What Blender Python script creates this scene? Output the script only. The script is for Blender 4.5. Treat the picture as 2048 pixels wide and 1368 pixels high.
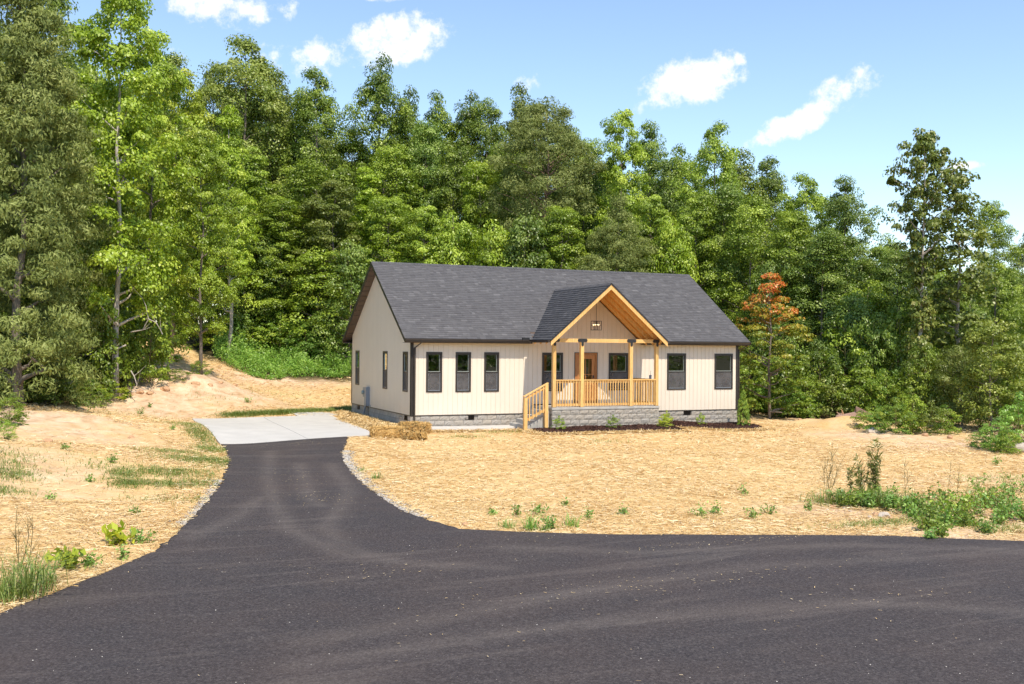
import bpy, bmesh, math, random
import numpy as np
from math import sin, cos, pi, radians
from mathutils import Vector, Matrix

for o in list(bpy.data.objects): bpy.data.objects.remove(o)
SC = bpy.context.scene
COL = SC.collection
rng = np.random.default_rng(7)
random.seed(7)

# ------------------------------------------------------------------ camera
F_PX, CAM = 2043.644, np.array([-11.990, -37.881, 2.673])
YAW, PITCH, ROLL = 0.405, 0.005, 0.008
_f = np.array([sin(YAW)*cos(PITCH), cos(YAW)*cos(PITCH), sin(PITCH)])
_r = np.array([cos(YAW), -sin(YAW), 0.0]); _u = np.cross(_r, _f)
R_ = _r*cos(ROLL) + _u*sin(ROLL); U_ = -_r*sin(ROLL) + _u*cos(ROLL)
cd = bpy.data.cameras.new('camera'); cam = bpy.data.objects.new('camera', cd); COL.objects.link(cam)
cd.sensor_width = 36; cd.lens = 36*F_PX/2048; cd.clip_end = 3000; cd.clip_start = .1
m = Matrix.Identity(4)
for i in range(3):
    m[i][0], m[i][1], m[i][2], m[i][3] = R_[i], U_[i], -_f[i], CAM[i]
cam.matrix_world = m
SC.camera = cam
SC.render.resolution_x, SC.render.resolution_y = 1024, 684

# a photo pixel gives a direction; the distance comes from a height, a wall plane or a chosen depth
def ray(px, py): return _f + R_*(px-1024)/F_PX - U_*(py-684)/F_PX
def onZ(px, py, z): d = ray(px, py); return CAM + d*(z-CAM[2])/d[2]
def onY(px, py, y): d = ray(px, py); return CAM + d*(y-CAM[1])/d[1]
def atD(px, py, dep): return CAM + ray(px, py)*dep

# ------------------------------------------------------------------ sky, sun, exposure
SUN = np.array([.08, -1.0, 1.53]); SUN /= np.linalg.norm(SUN)
w = bpy.data.worlds.new('World'); SC.world = w; w.use_nodes = True
nt = w.node_tree; N = nt.nodes; L = nt.links
for n in list(N): N.remove(n)
sky = N.new('ShaderNodeTexSky'); sky.sky_type = 'NISHITA'; sky.sun_disc = False
sky.sun_elevation = math.asin(SUN[2]); sky.sun_rotation = math.atan2(SUN[0], SUN[1])
sky.air_density = 1.0; sky.dust_density = .15; sky.ozone_density = 2.0; sky.altitude = 200
tc = N.new('ShaderNodeTexCoord')
def wmath(op, a, b=None, c=None):
    n = N.new('ShaderNodeMath'); n.operation = op
    for i, v in enumerate((a, b, c)):
        if v is None: continue
        if isinstance(v, (int, float)): n.inputs[i].default_value = v
        else: L.new(v, n.inputs[i])
    return n.outputs[0]
def wnoise(scale, detail=8, rough=.6):
    n = N.new('ShaderNodeTexNoise'); n.inputs['Scale'].default_value = scale; n.inputs['Detail'].default_value = detail
    n.inputs['Roughness'].default_value = rough; L.new(tc.outputs['Generated'], n.inputs['Vector']); return n.outputs['Fac']
cn1, cn2 = wnoise(19, 6, .62), wnoise(75, 4, .7)
cn = wmath('MULTIPLY_ADD', cn1, 3.6, wmath('MULTIPLY', cn2, 1.3))
# each cloud: a direction, an angular size, a tilt and how dense it is (clouds also go on outside the frame)
CLOUDS = [(755, 92, 108, 38, 10, 1.25), (695, 112, 66, 28, 0, 1.0), (830, 75, 50, 34, 20, .8),
          (1385, 162, 84, 38, 12, .85), (1310, 205, 50, 22, 18, .5), (1695, 182, 54, 34, 20, .95), (1590, 245, 90, 22, 24, .85),
          (455, 12, 84, 40, 0, .95), (1068, 162, 52, 32, -25, .42), (500, 100, 56, 26, 8, .5), (1920, 333, 42, 8, 5, .35), (740, -8, 60, 12, 0, .35),
          (330, 105, 45, 25, 0, .25), (-500, 100, 160, 50, 5, .9), (2600, 60, 150, 60, 8, .9), (1000, -500, 260, 80, 6, .9), (300, -800, 200, 80, -5, .8),
          (3300, 250, 200, 50, 0, .8), (-1500, 150, 220, 60, 0, .8)]
total = None
for (px, py, hw, hh, tilt, dens) in CLOUDS:
    d = ray(px, py); d = d/np.linalg.norm(d)
    a = R_*cos(radians(tilt)) + U_*sin(radians(tilt)); a = a - d*(a@d); a /= np.linalg.norm(a); b = np.cross(d, a)
    k = 1.4
    # an ellipse of directions round d: 1 at its middle, below 0 outside and everywhere behind
    n = N.new('ShaderNodeVectorMath'); n.operation = 'SUBTRACT'; L.new(tc.outputs['Generated'], n.inputs[0]); n.inputs[1].default_value = tuple(d)
    def dt(vec):
        q = N.new('ShaderNodeVectorMath'); q.operation = 'DOT_PRODUCT'; L.new(n.outputs[0], q.inputs[0]); q.inputs[1].default_value = tuple(vec); return q.outputs['Value']
    xa = dt(a*F_PX/(hw*k)); yb = dt(b*F_PX/(hh*k)); zd = dt(d*6)
    rr = wmath('MULTIPLY_ADD', xa, xa, wmath('MULTIPLY_ADD', yb, yb, wmath('MULTIPLY', zd, zd)))
    mk = wmath('MULTIPLY_ADD', rr, -1.0, 1.0 - (1-dens)*.75)
    total = mk if total is None else wmath('MAXIMUM', total, mk)
e = wmath('ADD', wmath('MAXIMUM', total, -2.0), wmath('SUBTRACT', cn, 2.62))
ss = N.new('ShaderNodeMapRange'); ss.interpolation_type = 'SMOOTHSTEP'
L.new(e, ss.inputs['Value']); ss.inputs['From Min'].default_value = .0; ss.inputs['From Max'].default_value = .8
total = ss.outputs['Result']
mix = N.new('ShaderNodeMix'); mix.data_type = 'RGBA'
L.new(total, mix.inputs['Factor'])
SKY_STRENGTH = .15
gain = N.new('ShaderNodeMix'); gain.data_type = 'RGBA'; gain.blend_type = 'MULTIPLY'; gain.inputs['Factor'].default_value = 1
L.new(sky.outputs['Color'], gain.inputs['A']); gain.inputs['B'].default_value = (.93, .90, .86, 1)
L.new(gain.outputs['Result'], mix.inputs['A']); mix.inputs['B'].default_value = (4.3, 4.35, 4.45, 1)
bg = N.new('ShaderNodeBackground'); bg.inputs['Strength'].default_value = SKY_STRENGTH
L.new(mix.outputs['Result'], bg.inputs['Color'])
w.cycles.sampling_method = 'MANUAL'; w.cycles.sample_map_resolution = 256
wo = N.new('ShaderNodeOutputWorld'); L.new(bg.outputs[0], wo.inputs['Surface'])

sl = bpy.data.lights.new('sun', 'SUN'); sl.energy = 3.1; sl.angle = radians(.5); sl.color = (1, .90, .74)
so = bpy.data.objects.new('sun', sl); COL.objects.link(so)
so.rotation_euler = Vector(SUN).to_track_quat('Z', 'Y').to_euler(); so.location = (0, -30, 40)
vs = SC.view_settings; vs.view_transform = 'Standard'; vs.look = 'None'; vs.exposure = 0.85; vs.gamma = 1; vs.use_curve_mapping = False
SC.render.engine = 'CYCLES'
SC.cycles.max_bounces = 7; SC.cycles.transparent_max_bounces = 12; SC.cycles.diffuse_bounces = 4

# ------------------------------------------------------------------ materials
def new_mat(name):
    mt = bpy.data.materials.new(name); mt.use_nodes = True
    t = mt.node_tree
    for n in list(t.nodes): t.nodes.remove(n)
    out = t.nodes.new('ShaderNodeOutputMaterial'); b = t.nodes.new('ShaderNodeBsdfPrincipled')
    t.links.new(b.outputs[0], out.inputs['Surface'])
    return mt, t, b, out
def ramp(t, fac, stops):
    n = t.nodes.new('ShaderNodeValToRGB'); t.links.new(fac, n.inputs['Fac'])
    el = n.color_ramp.elements
    while len(el) < len(stops): el.new(.5)
    for e, (p, c) in zip(el, stops): e.position = p; e.color = (*c, 1)
    return n.outputs['Color']
def noise(t, scale, detail=5, rough=.6, coord='Object', stretch=None, dist=0):
    tcn = t.nodes.new('ShaderNodeTexCoord'); n = t.nodes.new('ShaderNodeTexNoise')
    n.inputs['Scale'].default_value = scale; n.inputs['Detail'].default_value = detail; n.inputs['Roughness'].default_value = rough
    n.inputs['Distortion'].default_value = dist
    v = tcn.outputs[coord]
    if stretch:
        mp = t.nodes.new('ShaderNodeMapping'); mp.inputs['Scale'].default_value = stretch
        t.links.new(v, mp.inputs['Vector']); v = mp.outputs[0]
    t.links.new(v, n.inputs['Vector']); return n.outputs['Fac']
def mathn(t, op, a, b=None, c=None, clamp=False):
    n = t.nodes.new('ShaderNodeMath'); n.operation = op; n.use_clamp = clamp
    for i, v in enumerate((a, b, c)):
        if v is None: continue
        if isinstance(v, (int, float)): n.inputs[i].default_value = v
        else: t.links.new(v, n.inputs[i])
    return n.outputs[0]
def mixc(t, fac, a, b, mode='MIX'):
    n = t.nodes.new('ShaderNodeMix'); n.data_type = 'RGBA'; n.blend_type = mode
    for s, v in (('Factor', fac), ('A', a), ('B', b)):
        if isinstance(v, (int, float)): n.inputs[s].default_value = v
        elif isinstance(v, tuple): n.inputs[s].default_value = (*v, 1)
        else: t.links.new(v, n.inputs[s])
    return n.outputs['Result']
def bump(t, b, h, strength=.5, dist=.02):
    n = t.nodes.new('ShaderNodeBump'); n.inputs['Strength'].default_value = strength; n.inputs['Distance'].default_value = dist
    t.links.new(h, n.inputs['Height']); t.links.new(n.outputs[0], b.inputs['Normal'])
def attr(t, name):
    n = t.nodes.new('ShaderNodeAttribute'); n.attribute_name = name; return n
def objrand(t): return t.nodes.new('ShaderNodeObjectInfo').outputs['Random']

def simple(name, col, rough=.6, var=.12, scale=6, stretch=None, bumps=0, bscale=30, metal=0, spec=.5, perobj=0, coord='Object'):
    mt, t, b, o = new_mat(name)
    n = noise(t, scale, coord=coord, stretch=stretch)
    c0 = tuple(min(1, x*(1-var)) for x in col); c1 = tuple(min(1, x*(1+var)) for x in col)
    c = ramp(t, n, [(.3, c0), (.7, c1)])
    if perobj:
        f = mathn(t, 'MULTIPLY_ADD', objrand(t), perobj*2, 1-perobj)
        cm = t.nodes.new('ShaderNodeCombineColor')
        for i in range(3): t.links.new(f, cm.inputs[i])
        c = mixc(t, 1.0, c, cm.outputs[0], 'MULTIPLY')
    t.links.new(c, b.inputs['Base Color']); b.inputs['Roughness'].default_value = rough; b.inputs['Metallic'].default_value = metal
    b.inputs['Specular IOR Level'].default_value = spec
    if bumps: bump(t, b, noise(t, bscale, 6, coord=coord, stretch=stretch), bumps, .01)
    return mt

def leaf_mat(name, dark, mid, light, trans=.27, rough=.42):
    """leaf colours picked leaf by leaf (attribute tint), with light coming through the blade"""
    mt, t, b, o = new_mat(name)
    a = attr(t, 'tint').outputs['Fac']
    c = ramp(t, a, [(0, dark), (.5, mid), (1, light)])
    f = mathn(t, 'MULTIPLY_ADD', objrand(t), .34, .83)
    cm = t.nodes.new('ShaderNodeCombineColor')
    for i in range(3): t.links.new(f, cm.inputs[i])
    c = mixc(t, 1.0, c, cm.outputs[0], 'MULTIPLY')
    t.links.new(c, b.inputs['Base Color']); b.inputs['Roughness'].default_value = rough; b.inputs['Specular IOR Level'].default_value = .5
    tr = t.nodes.new('ShaderNodeBsdfTranslucent')
    c2 = mixc(t, 1.0, c, (1.25, 1.3, .55), 'MULTIPLY'); t.links.new(c2, tr.inputs['Color'])
    mx = t.nodes.new('ShaderNodeMixShader'); mx.inputs[0].default_value = trans
    t.links.new(b.outputs[0], mx.inputs[1]); t.links.new(tr.outputs[0], mx.inputs[2]); t.links.new(mx.outputs[0], o.inputs['Surface'])
    return mt

MT = {}
def build_materials():
    MT['siding'] = simple('cream_siding', (.74, .655, .55), .55, .02, 1.5, spec=.3, perobj=.012)
    MT['bronze'] = simple('dark_bronze', (.032, .026, .024), .4, .15, 4)
    MT['gutter'] = simple('gutter_bronze', (.045, .034, .028), .35, .12, 4)
    MT['soffit'] = simple('soffit_brown', (.11, .075, .055), .6, .1, 4)
    MT['black'] = simple('black_metal', (.018, .019, .022), .5, .2, 8)
    MT['concrete'] = simple('pale_concrete', (.50, .48, .45), .85, .07, 1.3, bumps=.12, bscale=80)
    MT['step'] = simple('step_concrete', (.40, .385, .36), .9, .14, 3, bumps=.3, bscale=60)
    MT['grey'] = simple('grey_meter', (.24, .27, .31), .45, .06, 3)
    MT['interior'] = simple('interior_paint', (.16, .15, .135), .8, .05, 2)
    MT['mortar'] = simple('mortar', (.30, .275, .245), .95, .1, 8)
    MT['bark'] = simple('bark', (.20, .165, .135), .95, .4, 6, stretch=(3, 3, .5), bumps=.8, bscale=14)
    MT['bark_pale'] = simple('bark_pale', (.46, .41, .36), .95, .4, 6, stretch=(3, 3, .6), bumps=.8, bscale=12)
    MT['bark_pink'] = simple('bark_reddish', (.30, .19, .14), .95, .3, 6, stretch=(3, 3, .6), bumps=.6, bscale=12)
    MT['twig'] = simple('dead_twig', (.42, .37, .32), .9, .2, 8)
    MT['rock'] = simple('pale_rock', (.48, .41, .34), .95, .25, 5, bumps=.8, bscale=12)
    MT['clay'] = simple('clay_clod', (.50, .30, .17), .95, .25, 5, bumps=.8, bscale=14)
    MT['stem'] = simple('plant_stem', (.16, .13, .05), .8, .3, 8)
    # split face block: two greys with tan blotches
    mt, t, b, o = new_mat('split_face_block')
    n = noise(t, 9, 8, .7, coord='Generated'); n2 = noise(t, 1.1, 4, coord='Object')
    c = ramp(t, n, [(.25, (.23, .21, .19)), (.5, (.345, .32, .29)), (.75, (.47, .44, .405))])
    c = mixc(t, mathn(t, 'MULTIPLY', objrand(t), .28), c, (.46, .37, .26)); t.links.new(c, b.inputs['Base Color'])
    b.inputs['Roughness'].default_value = .95; bump(t, b, noise(t, 45, 6, coord='Object'), .9, .012); MT['block'] = mt
    MT['block_plain'] = simple('plain_block', (.43, .40, .37), .95, .16, 5, bumps=.4, bscale=60, perobj=.12)
    # asphalt: world-mapped aggregate, dusty tyre tracks, straw-coloured dust
    mt, t, b, o = new_mat('asphalt')
    v = t.nodes.new('ShaderNodeTexVoronoi'); g = t.nodes.new('ShaderNodeNewGeometry'); v.inputs['Scale'].default_value = 44
    t.links.new(g.outputs['Position'], v.inputs['Vector'])
    def pn(s, d=5, st=None, rough=.6, dist=0):
        n = t.nodes.new('ShaderNodeTexNoise'); n.inputs['Scale'].default_value = s; n.inputs['Detail'].default_value = d; n.inputs['Roughness'].default_value = rough; n.inputs['Distortion'].default_value = dist
        if st:
            mp = t.nodes.new('ShaderNodeMapping'); mp.inputs['Scale'].default_value = st[0]; mp.inputs['Rotation'].default_value = (0, 0, st[1])
            t.links.new(g.outputs['Position'], mp.inputs['Vector']); t.links.new(mp.outputs[0], n.inputs['Vector'])
        else: t.links.new(g.outputs['Position'], n.inputs['Vector'])
        return n.outputs['Fac']
    c = ramp(t, v.outputs['Color'], [(.1, (.015, .0125, .0135)), (.5, (.036, .030, .032)), (.8, (.066, .056, .057)), (.97, (.12, .105, .10))])
    fine = pn(22, 8, rough=.75); c = mixc(t, .4, c, ramp(t, fine, [(.36, (.011, .009, .011)), (.5, (.042, .036, .039)), (.66, (.14, .125, .12))]))
    streak = ramp(t, pn(1.0, 9, ((.22, 1.9, 1), radians(-22)), .68, .7), [(.52, (0, 0, 0)), (.70, (1, 1, 1))])
    big = ramp(t, pn(.45, 4), [(.35, (0, 0, 0)), (.7, (1, 1, 1))])
    tr = attr(t, 'track').outputs['Fac']
    dust = mathn(t, 'ADD', mathn(t, 'MULTIPLY', streak, .24), mathn(t, 'MULTIPLY', mathn(t, 'MULTIPLY', tr, pn(2.2, 6)), .38), clamp=True)
    dust = mathn(t, 'MULTIPLY', dust, mathn(t, 'MULTIPLY_ADD', fine, 1.3, .25), clamp=True)
    c = mixc(t, dust, c, (.225, .19, .165))
    c = mixc(t, mathn(t, 'MULTIPLY_ADD', big, .14, .03), c, (.14, .088, .06))
    t.links.new(c, b.inputs['Base Color']); b.inputs['Roughness'].default_value = .82; b.inputs['Specular IOR Level'].default_value = .35
    bump(t, b, v.outputs['Distance'], .5, .012); MT['asphalt'] = mt
    # ground: straw over reddish soil; 'dirt' and 'green' say where bare soil or seedlings are
    mt, t, b, o = new_mat('straw_ground')
    s1 = noise(t, 1.0, 9, .72, stretch=(7, 24, 9), dist=.6); s2 = noise(t, 1.0, 9, .72, stretch=(27, 8, 9), dist=.6); s3 = noise(t, .35, 5)
    h = mathn(t, 'MULTIPLY_ADD', s1, .5, mathn(t, 'MULTIPLY', s2, .5))
    straw = ramp(t, h, [(.30, (.34, .20, .08)), (.45, (.59, .40, .18)), (.57, (.73, .535, .275)), (.72, (.86, .71, .45))])
    straw = mixc(t, mathn(t, 'MULTIPLY', ramp(t, s3, [(.4, (0, 0, 0)), (.62, (1, 1, 1))]), .45), straw, (.50, .29, .10))
    straw = mixc(t, mathn(t, 'MULTIPLY', ramp(t, noise(t, .9, 8, .75), [(.52, (0, 0, 0)), (.68, (1, 1, 1))]), .5), straw, (.74, .54, .30))
    d1 = noise(t, 1.7, 9, .7)
    dirt = ramp(t, d1, [(.3, (.37, .225, .125)), (.5, (.60, .425, .28)), (.7, (.74, .58, .42))])
    da = attr(t, 'dirt').outputs['Fac']; db = mathn(t, 'MULTIPLY_ADD', mathn(t, 'SUBTRACT', noise(t, 1.3, 7, .7), .5), 1.7, da, clamp=True)
    db = mathn(t, 'MULTIPLY', db, mathn(t, 'GREATER_THAN', da, .02))
    c = mixc(t, db, straw, dirt)
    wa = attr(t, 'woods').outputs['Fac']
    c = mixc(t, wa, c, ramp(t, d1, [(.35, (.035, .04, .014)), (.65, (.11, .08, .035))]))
    t.links.new(c, b.inputs['Base Color']); b.inputs['Roughness'].default_value = .95; b.inputs['Specular IOR Level'].default_value = .15
    bump(t, b, h, .8, .02); MT['ground'] = mt
    # straw stalks, hay, mulch
    for nm, st in {'straw': [(0, (.45, .28, .105)), (.5, (.69, .505, .245)), (1, (.90, .76, .51))],
                   'hay': [(0, (.42, .23, .06)), (.5, (.72, .47, .17)), (1, (.90, .70, .36))],
                   'mulch': [(0, (.025, .011, .008)), (.6, (.075, .033, .025)), (1, (.15, .075, .05))],
                   'gravel': [(0, (.20, .18, .16)), (.5, (.38, .35, .32)), (1, (.60, .57, .53))]}.items():
        mt, t, b, o = new_mat(nm); t.links.new(ramp(t, attr(t, 'tint').outputs['Fac'], st), b.inputs['Base Color'])
        b.inputs['Roughness'].default_value = .9; b.inputs['Specular IOR Level'].default_value = .2; MT[nm] = mt
    mt, t, b, o = new_mat('hay_core'); n = noise(t, 30, 8, .75, stretch=(1, 1, 1.6))
    t.links.new(ramp(t, n, [(.3, (.26, .135, .035)), (.5, (.60, .365, .12)), (.7, (.84, .60, .28))]), b.inputs['Base Color'])
    b.inputs['Roughness'].default_value = .95; bump(t, b, n, 1, .04); MT['hay_core'] = mt
    mt, t, b, o = new_mat('mulch_soil'); n = noise(t, 26, 8, .75)
    t.links.new(ramp(t, n, [(.3, (.014, .007, .006)), (.55, (.06, .028, .022)), (.75, (.13, .062, .045))]), b.inputs['Base Color'])
    b.inputs['Roughness'].default_value = .95; bump(t, b, n, 1, .05); MT['mulch_soil'] = mt
    # shingles
    mt, t, b, o = new_mat('shingle'); a = attr(t, 'tint').outputs['Fac']
    c = ramp(t, a, [(0, (.062, .061, .067)), (.55, (.098, .096, .102)), (1, (.175, .172, .178))])
    c = mixc(t, .25, c, ramp(t, noise(t, 60, 4), [(.35, (.04, .038, .046)), (.65, (.22, .21, .22))])); t.links.new(c, b.inputs['Base Color'])
    b.inputs['Roughness'].default_value = .92; b.inputs['Specular IOR Level'].default_value = .3; MT['shingle'] = mt
    # wood
    def wood(name, c0, c1, c2, rough=.6):
        mt, t, b, o = new_mat(name); n = noise(t, 2.2, 6, .6, stretch=(9, 9, 1.2), dist=1.2); k = noise(t, 5, 2)
        c = ramp(t, n, [(.3, c0), (.5, c1), (.7, c2)]); c = mixc(t, ramp(t, k, [(.70, (0, 0, 0)), (.76, (.75, .75, .75))]), c, (.16, .07, .02))
        f = mathn(t, 'MULTIPLY_ADD', objrand(t), .24, .88); cm = t.nodes.new('ShaderNodeCombineColor')
        for i in range(3): t.links.new(f, cm.inputs[i])
        c = mixc(t, 1.0, c, cm.outputs[0], 'MULTIPLY'); t.links.new(c, b.inputs['Base Color']); b.inputs['Roughness'].default_value = rough
        bump(t, b, n, .25, .005); MT[name] = mt
    wood('pine', (.60, .335, .10), (.72, .435, .15), (.80, .54, .23))
    wood('plank', (.52, .205, .035), (.68, .30, .06), (.78, .40, .11))
    wood('door_wood', (.33, .125, .035), (.43, .18, .055), (.52, .24, .085), .45)
    # window glass: clear pane with a mirror share, and the fly screen
    mt, t, b, o = new_mat('window_glass'); t.nodes.remove(b)
    tr = t.nodes.new('ShaderNodeBsdfTransparent'); tr.inputs['Color'].default_value = (.42, .48, .46, 1)
    gl = t.nodes.new('ShaderNodeBsdfGlossy'); gl.inputs['Roughness'].default_value = .01; gl.inputs['Color'].default_value = (.9, .95, .93, 1)
    fr = t.nodes.new('ShaderNodeFresnel'); fr.inputs['IOR'].default_value = 1.5
    mx = t.nodes.new('ShaderNodeMixShader'); t.links.new(mathn(t, 'MULTIPLY_ADD', fr.outputs[0], 1.6, .16, clamp=True), mx.inputs[0])
    t.links.new(tr.outputs[0], mx.inputs[1]); t.links.new(gl.outputs[0], mx.inputs[2]); t.links.new(mx.outputs[0], o.inputs['Surface']); MT['glass'] = mt
    mt, t, b, o = new_mat('fly_screen'); tr = t.nodes.new('ShaderNodeBsdfTransparent')
    t.links.new(ramp(t, noise(t, 3, 4, coord='Object'), [(.35, (.085, .08, .082)), (.65, (.15, .142, .145))]), b.inputs['Base Color']); b.inputs['Roughness'].default_value = .6
    mx = t.nodes.new('ShaderNodeMixShader'); mx.inputs[0].default_value = .3
    t.links.new(b.outputs[0], mx.inputs[1]); t.links.new(tr.outputs[0], mx.inputs[2]); t.links.new(mx.outputs[0], o.inputs['Surface']); MT['screen'] = mt
    mt, t, b, o = new_mat('sash_strip'); b.inputs['Base Color'].default_value = (.30, .34, .32, 1); b.inputs['Roughness'].default_value = .4; MT['sash'] = mt
    mt, t, b, o = new_mat('bulb'); b.inputs['Base Color'].default_value = (1, .8, .5, 1); b.inputs['Emission Color'].default_value = (1, .72, .38, 1); b.inputs['Emission Strength'].default_value = 2.2; MT['bulb'] = mt
    # leaves
    MT['lf_oak'] = leaf_mat('leaf_dark_green', (0.06, 0.1, 0.012), (0.175, 0.25, 0.026), (0.4, 0.49, 0.085))
    MT['lf_mid'] = leaf_mat('leaf_mid_green', (0.08, 0.135, 0.012), (0.24, 0.335, 0.03), (0.5, 0.6, 0.09))
    MT['lf_cool'] = leaf_mat('leaf_cool_green', (0.062, 0.115, 0.018), (0.185, 0.275, 0.04), (0.41, 0.5, 0.12))
    MT['lf_olive'] = leaf_mat('leaf_olive', (0.1, 0.135, 0.022), (0.205, 0.26, 0.042), (0.38, 0.41, 0.11))
    MT['lf_yel'] = leaf_mat('leaf_yellow_green', (.135, .20, .014), (.305, .425, .03), (.55, .63, .09))
    MT['lf_lime'] = leaf_mat('leaf_lime', (0.19, 0.25, 0.018), (0.4, 0.48, 0.035), (0.64, 0.66, 0.09))
    MT['lf_yolive'] = leaf_mat('leaf_yellow_olive', (.13, .18, .02), (.26, .32, .045), (.45, .47, .10))
    MT['lf_gold'] = leaf_mat('leaf_gold', (0.167, 0.162, 0.012), (0.356, 0.324, 0.031), (0.612, 0.454, 0.051))
    MT['lf_brown'] = leaf_mat('leaf_brownish', (0.08, 0.12, 0.02), (0.2, 0.255, 0.04), (0.38, 0.35, 0.1))
    MT['lf_cedar'] = leaf_mat('leaf_cedar', (0.1, 0.135, 0.028), (0.205, 0.245, 0.055), (0.37, 0.4, 0.13), trans=.25, rough=.7)
    MT['lf_dog'] = leaf_mat('leaf_dogwood', (0.15, 0.23, 0.022), (0.4, 0.36, 0.04), (0.72, 0.2, 0.05))
    MT['lf_brush'] = leaf_mat('leaf_brush', (0.1, 0.2, 0.03), (0.21, 0.37, 0.055), (0.4, 0.56, 0.12))
    MT['lf_shrub'] = leaf_mat('leaf_shrub', (0.091, 0.179, 0.025), (0.236, 0.358, 0.043), (0.506, 0.552, 0.086))
    MT['grass'] = leaf_mat('grass', (.12, .19, .03), (.21, .29, .06), (.38, .40, .14))
    MT['weed'] = leaf_mat('weed', (.10, .21, .04), (.21, .37, .075), (.40, .52, .15))
    MT['dryweed'] = leaf_mat('dry_weed', (.11, .125, .03), (.21, .235, .06), (.36, .36, .13))
build_materials()

# ------------------------------------------------------------------ mesh helpers
def link(o, parent=None):
    COL.objects.link(o)
    if parent is not None: o.parent = parent
    return o
class MB:
    def __init__(s): s.v = []; s.f = []
    def quadbox(s, p):   # 8 corner points: 0-3 bottom ring, 4-7 top ring
        k = len(s.v); s.v += [tuple(map(float, q)) for q in p]
        s.f += [tuple(k+i for i in f) for f in ((0, 3, 2, 1), (4, 5, 6, 7), (0, 1, 5, 4), (1, 2, 6, 5), (2, 3, 7, 6), (3, 0, 4, 7))]
        return s
    def box(s, x0, x1, y0, y1, z0, z1):
        return s.quadbox([(x0, y0, z0), (x1, y0, z0), (x1, y1, z0), (x0, y1, z0), (x0, y0, z1), (x1, y0, z1), (x1, y1, z1), (x0, y1, z1)])
    def prism(s, ring, vec):   # extrude a polygon ring by vec
        k = len(s.v); n = len(ring); vec = np.array(vec, float)
        s.v += [tuple(map(float, q)) for q in ring] + [tuple(map(float, np.array(q)+vec)) for q in ring]
        s.f += [tuple(k+i for i in range(n))[::-1], tuple(k+n+i for i in range(n))]
        s.f += [(k+i, k+(i+1) % n, k+n+(i+1) % n, k+n+i) for i in range(n)]
        return s
    def tube(s, pts, rad, n=8, cap=True):
        pts = [np.array(q, float) for q in pts]; k = len(s.v); m_ = len(pts)
        rad = [rad]*m_ if isinstance(rad, (int, float)) else list(rad)
        ref = None
        for i, q in enumerate(pts):
            d = pts[min(i+1, m_-1)]-pts[max(i-1, 0)]; d = d/(np.linalg.norm(d)+1e-9)
            if ref is None: ref = np.array([1., 0, 0]) if abs(d[0]) < .9 else np.array([0, 1., 0])
            a = np.cross(d, ref); a /= np.linalg.norm(a)+1e-9; b = np.cross(d, a)
            for j in range(n):
                th = 2*pi*j/n; s.v.append(tuple(q+rad[i]*(cos(th)*a+sin(th)*b)))
        for i in range(m_-1):
            for j in range(n):
                s.f.append((k+i*n+j, k+i*n+(j+1) % n, k+(i+1)*n+(j+1) % n, k+(i+1)*n+j))
        if cap:
            s.f.append(tuple(k+j for j in range(n))[::-1]); s.f.append(tuple(k+(m_-1)*n+j for j in range(n)))
        return s
    def mesh(s, name, mat=None, smooth=False):
        me = bpy.data.meshes.new(name); me.from_pydata(s.v, [], s.f); me.update()
        bm = bmesh.new(); bm.from_mesh(me); bmesh.ops.recalc_face_normals(bm, faces=bm.faces); bm.to_mesh(me); bm.free()
        if smooth: me.polygons.foreach_set('use_smooth', [True]*len(me.polygons))
        if mat: me.materials.append(MT[mat])
        return me
    def build(s, name, mat, parent=None, smooth=False):
        return link(bpy.data.objects.new(name, s.mesh(name, mat, smooth)), parent)
def np_mesh(name, V, F, mat, tint=None, smooth=False, extra=None):
    me = bpy.data.meshes.new(name); V = np.asarray(V, np.float32); F = np.asarray(F, np.int32)
    k = F.shape[1]
    me.vertices.add(len(V)); me.vertices.foreach_set('co', V.ravel())
    me.loops.add(F.size); me.loops.foreach_set('vertex_index', F.ravel())
    me.polygons.add(len(F)); me.polygons.foreach_set('loop_start', np.arange(0, F.size, k, dtype=np.int32))
    me.polygons.foreach_set('loop_total', np.full(len(F), k, np.int32))
    if smooth: me.polygons.foreach_set('use_smooth', np.ones(len(F), bool))
    ex = dict(extra or {})
    if tint is not None: ex['tint'] = tint
    for kx, a in ex.items():
        at = me.attributes.new(kx, 'FLOAT', 'POINT'); at.data.foreach_set('value', np.asarray(a, np.float32))
    if mat: me.materials.append(MT[mat])
    me.update(calc_edges=True); return me
def tag(o, label=None, cat=None, group=None, kind=None):
    for k_, v in (('label', label), ('category', cat), ('group', group), ('kind', kind)):
        if v: o[k_] = v
    return o
def empty(name, loc, label, cat, group=None):
    o = bpy.data.objects.new(name, None); o.location = tuple(map(float, loc)); o.empty_display_size = .2
    link(o); return tag(o, label, cat, group)
def obj(name, me, parent=None): return link(bpy.data.objects.new(name, me), parent)

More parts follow.
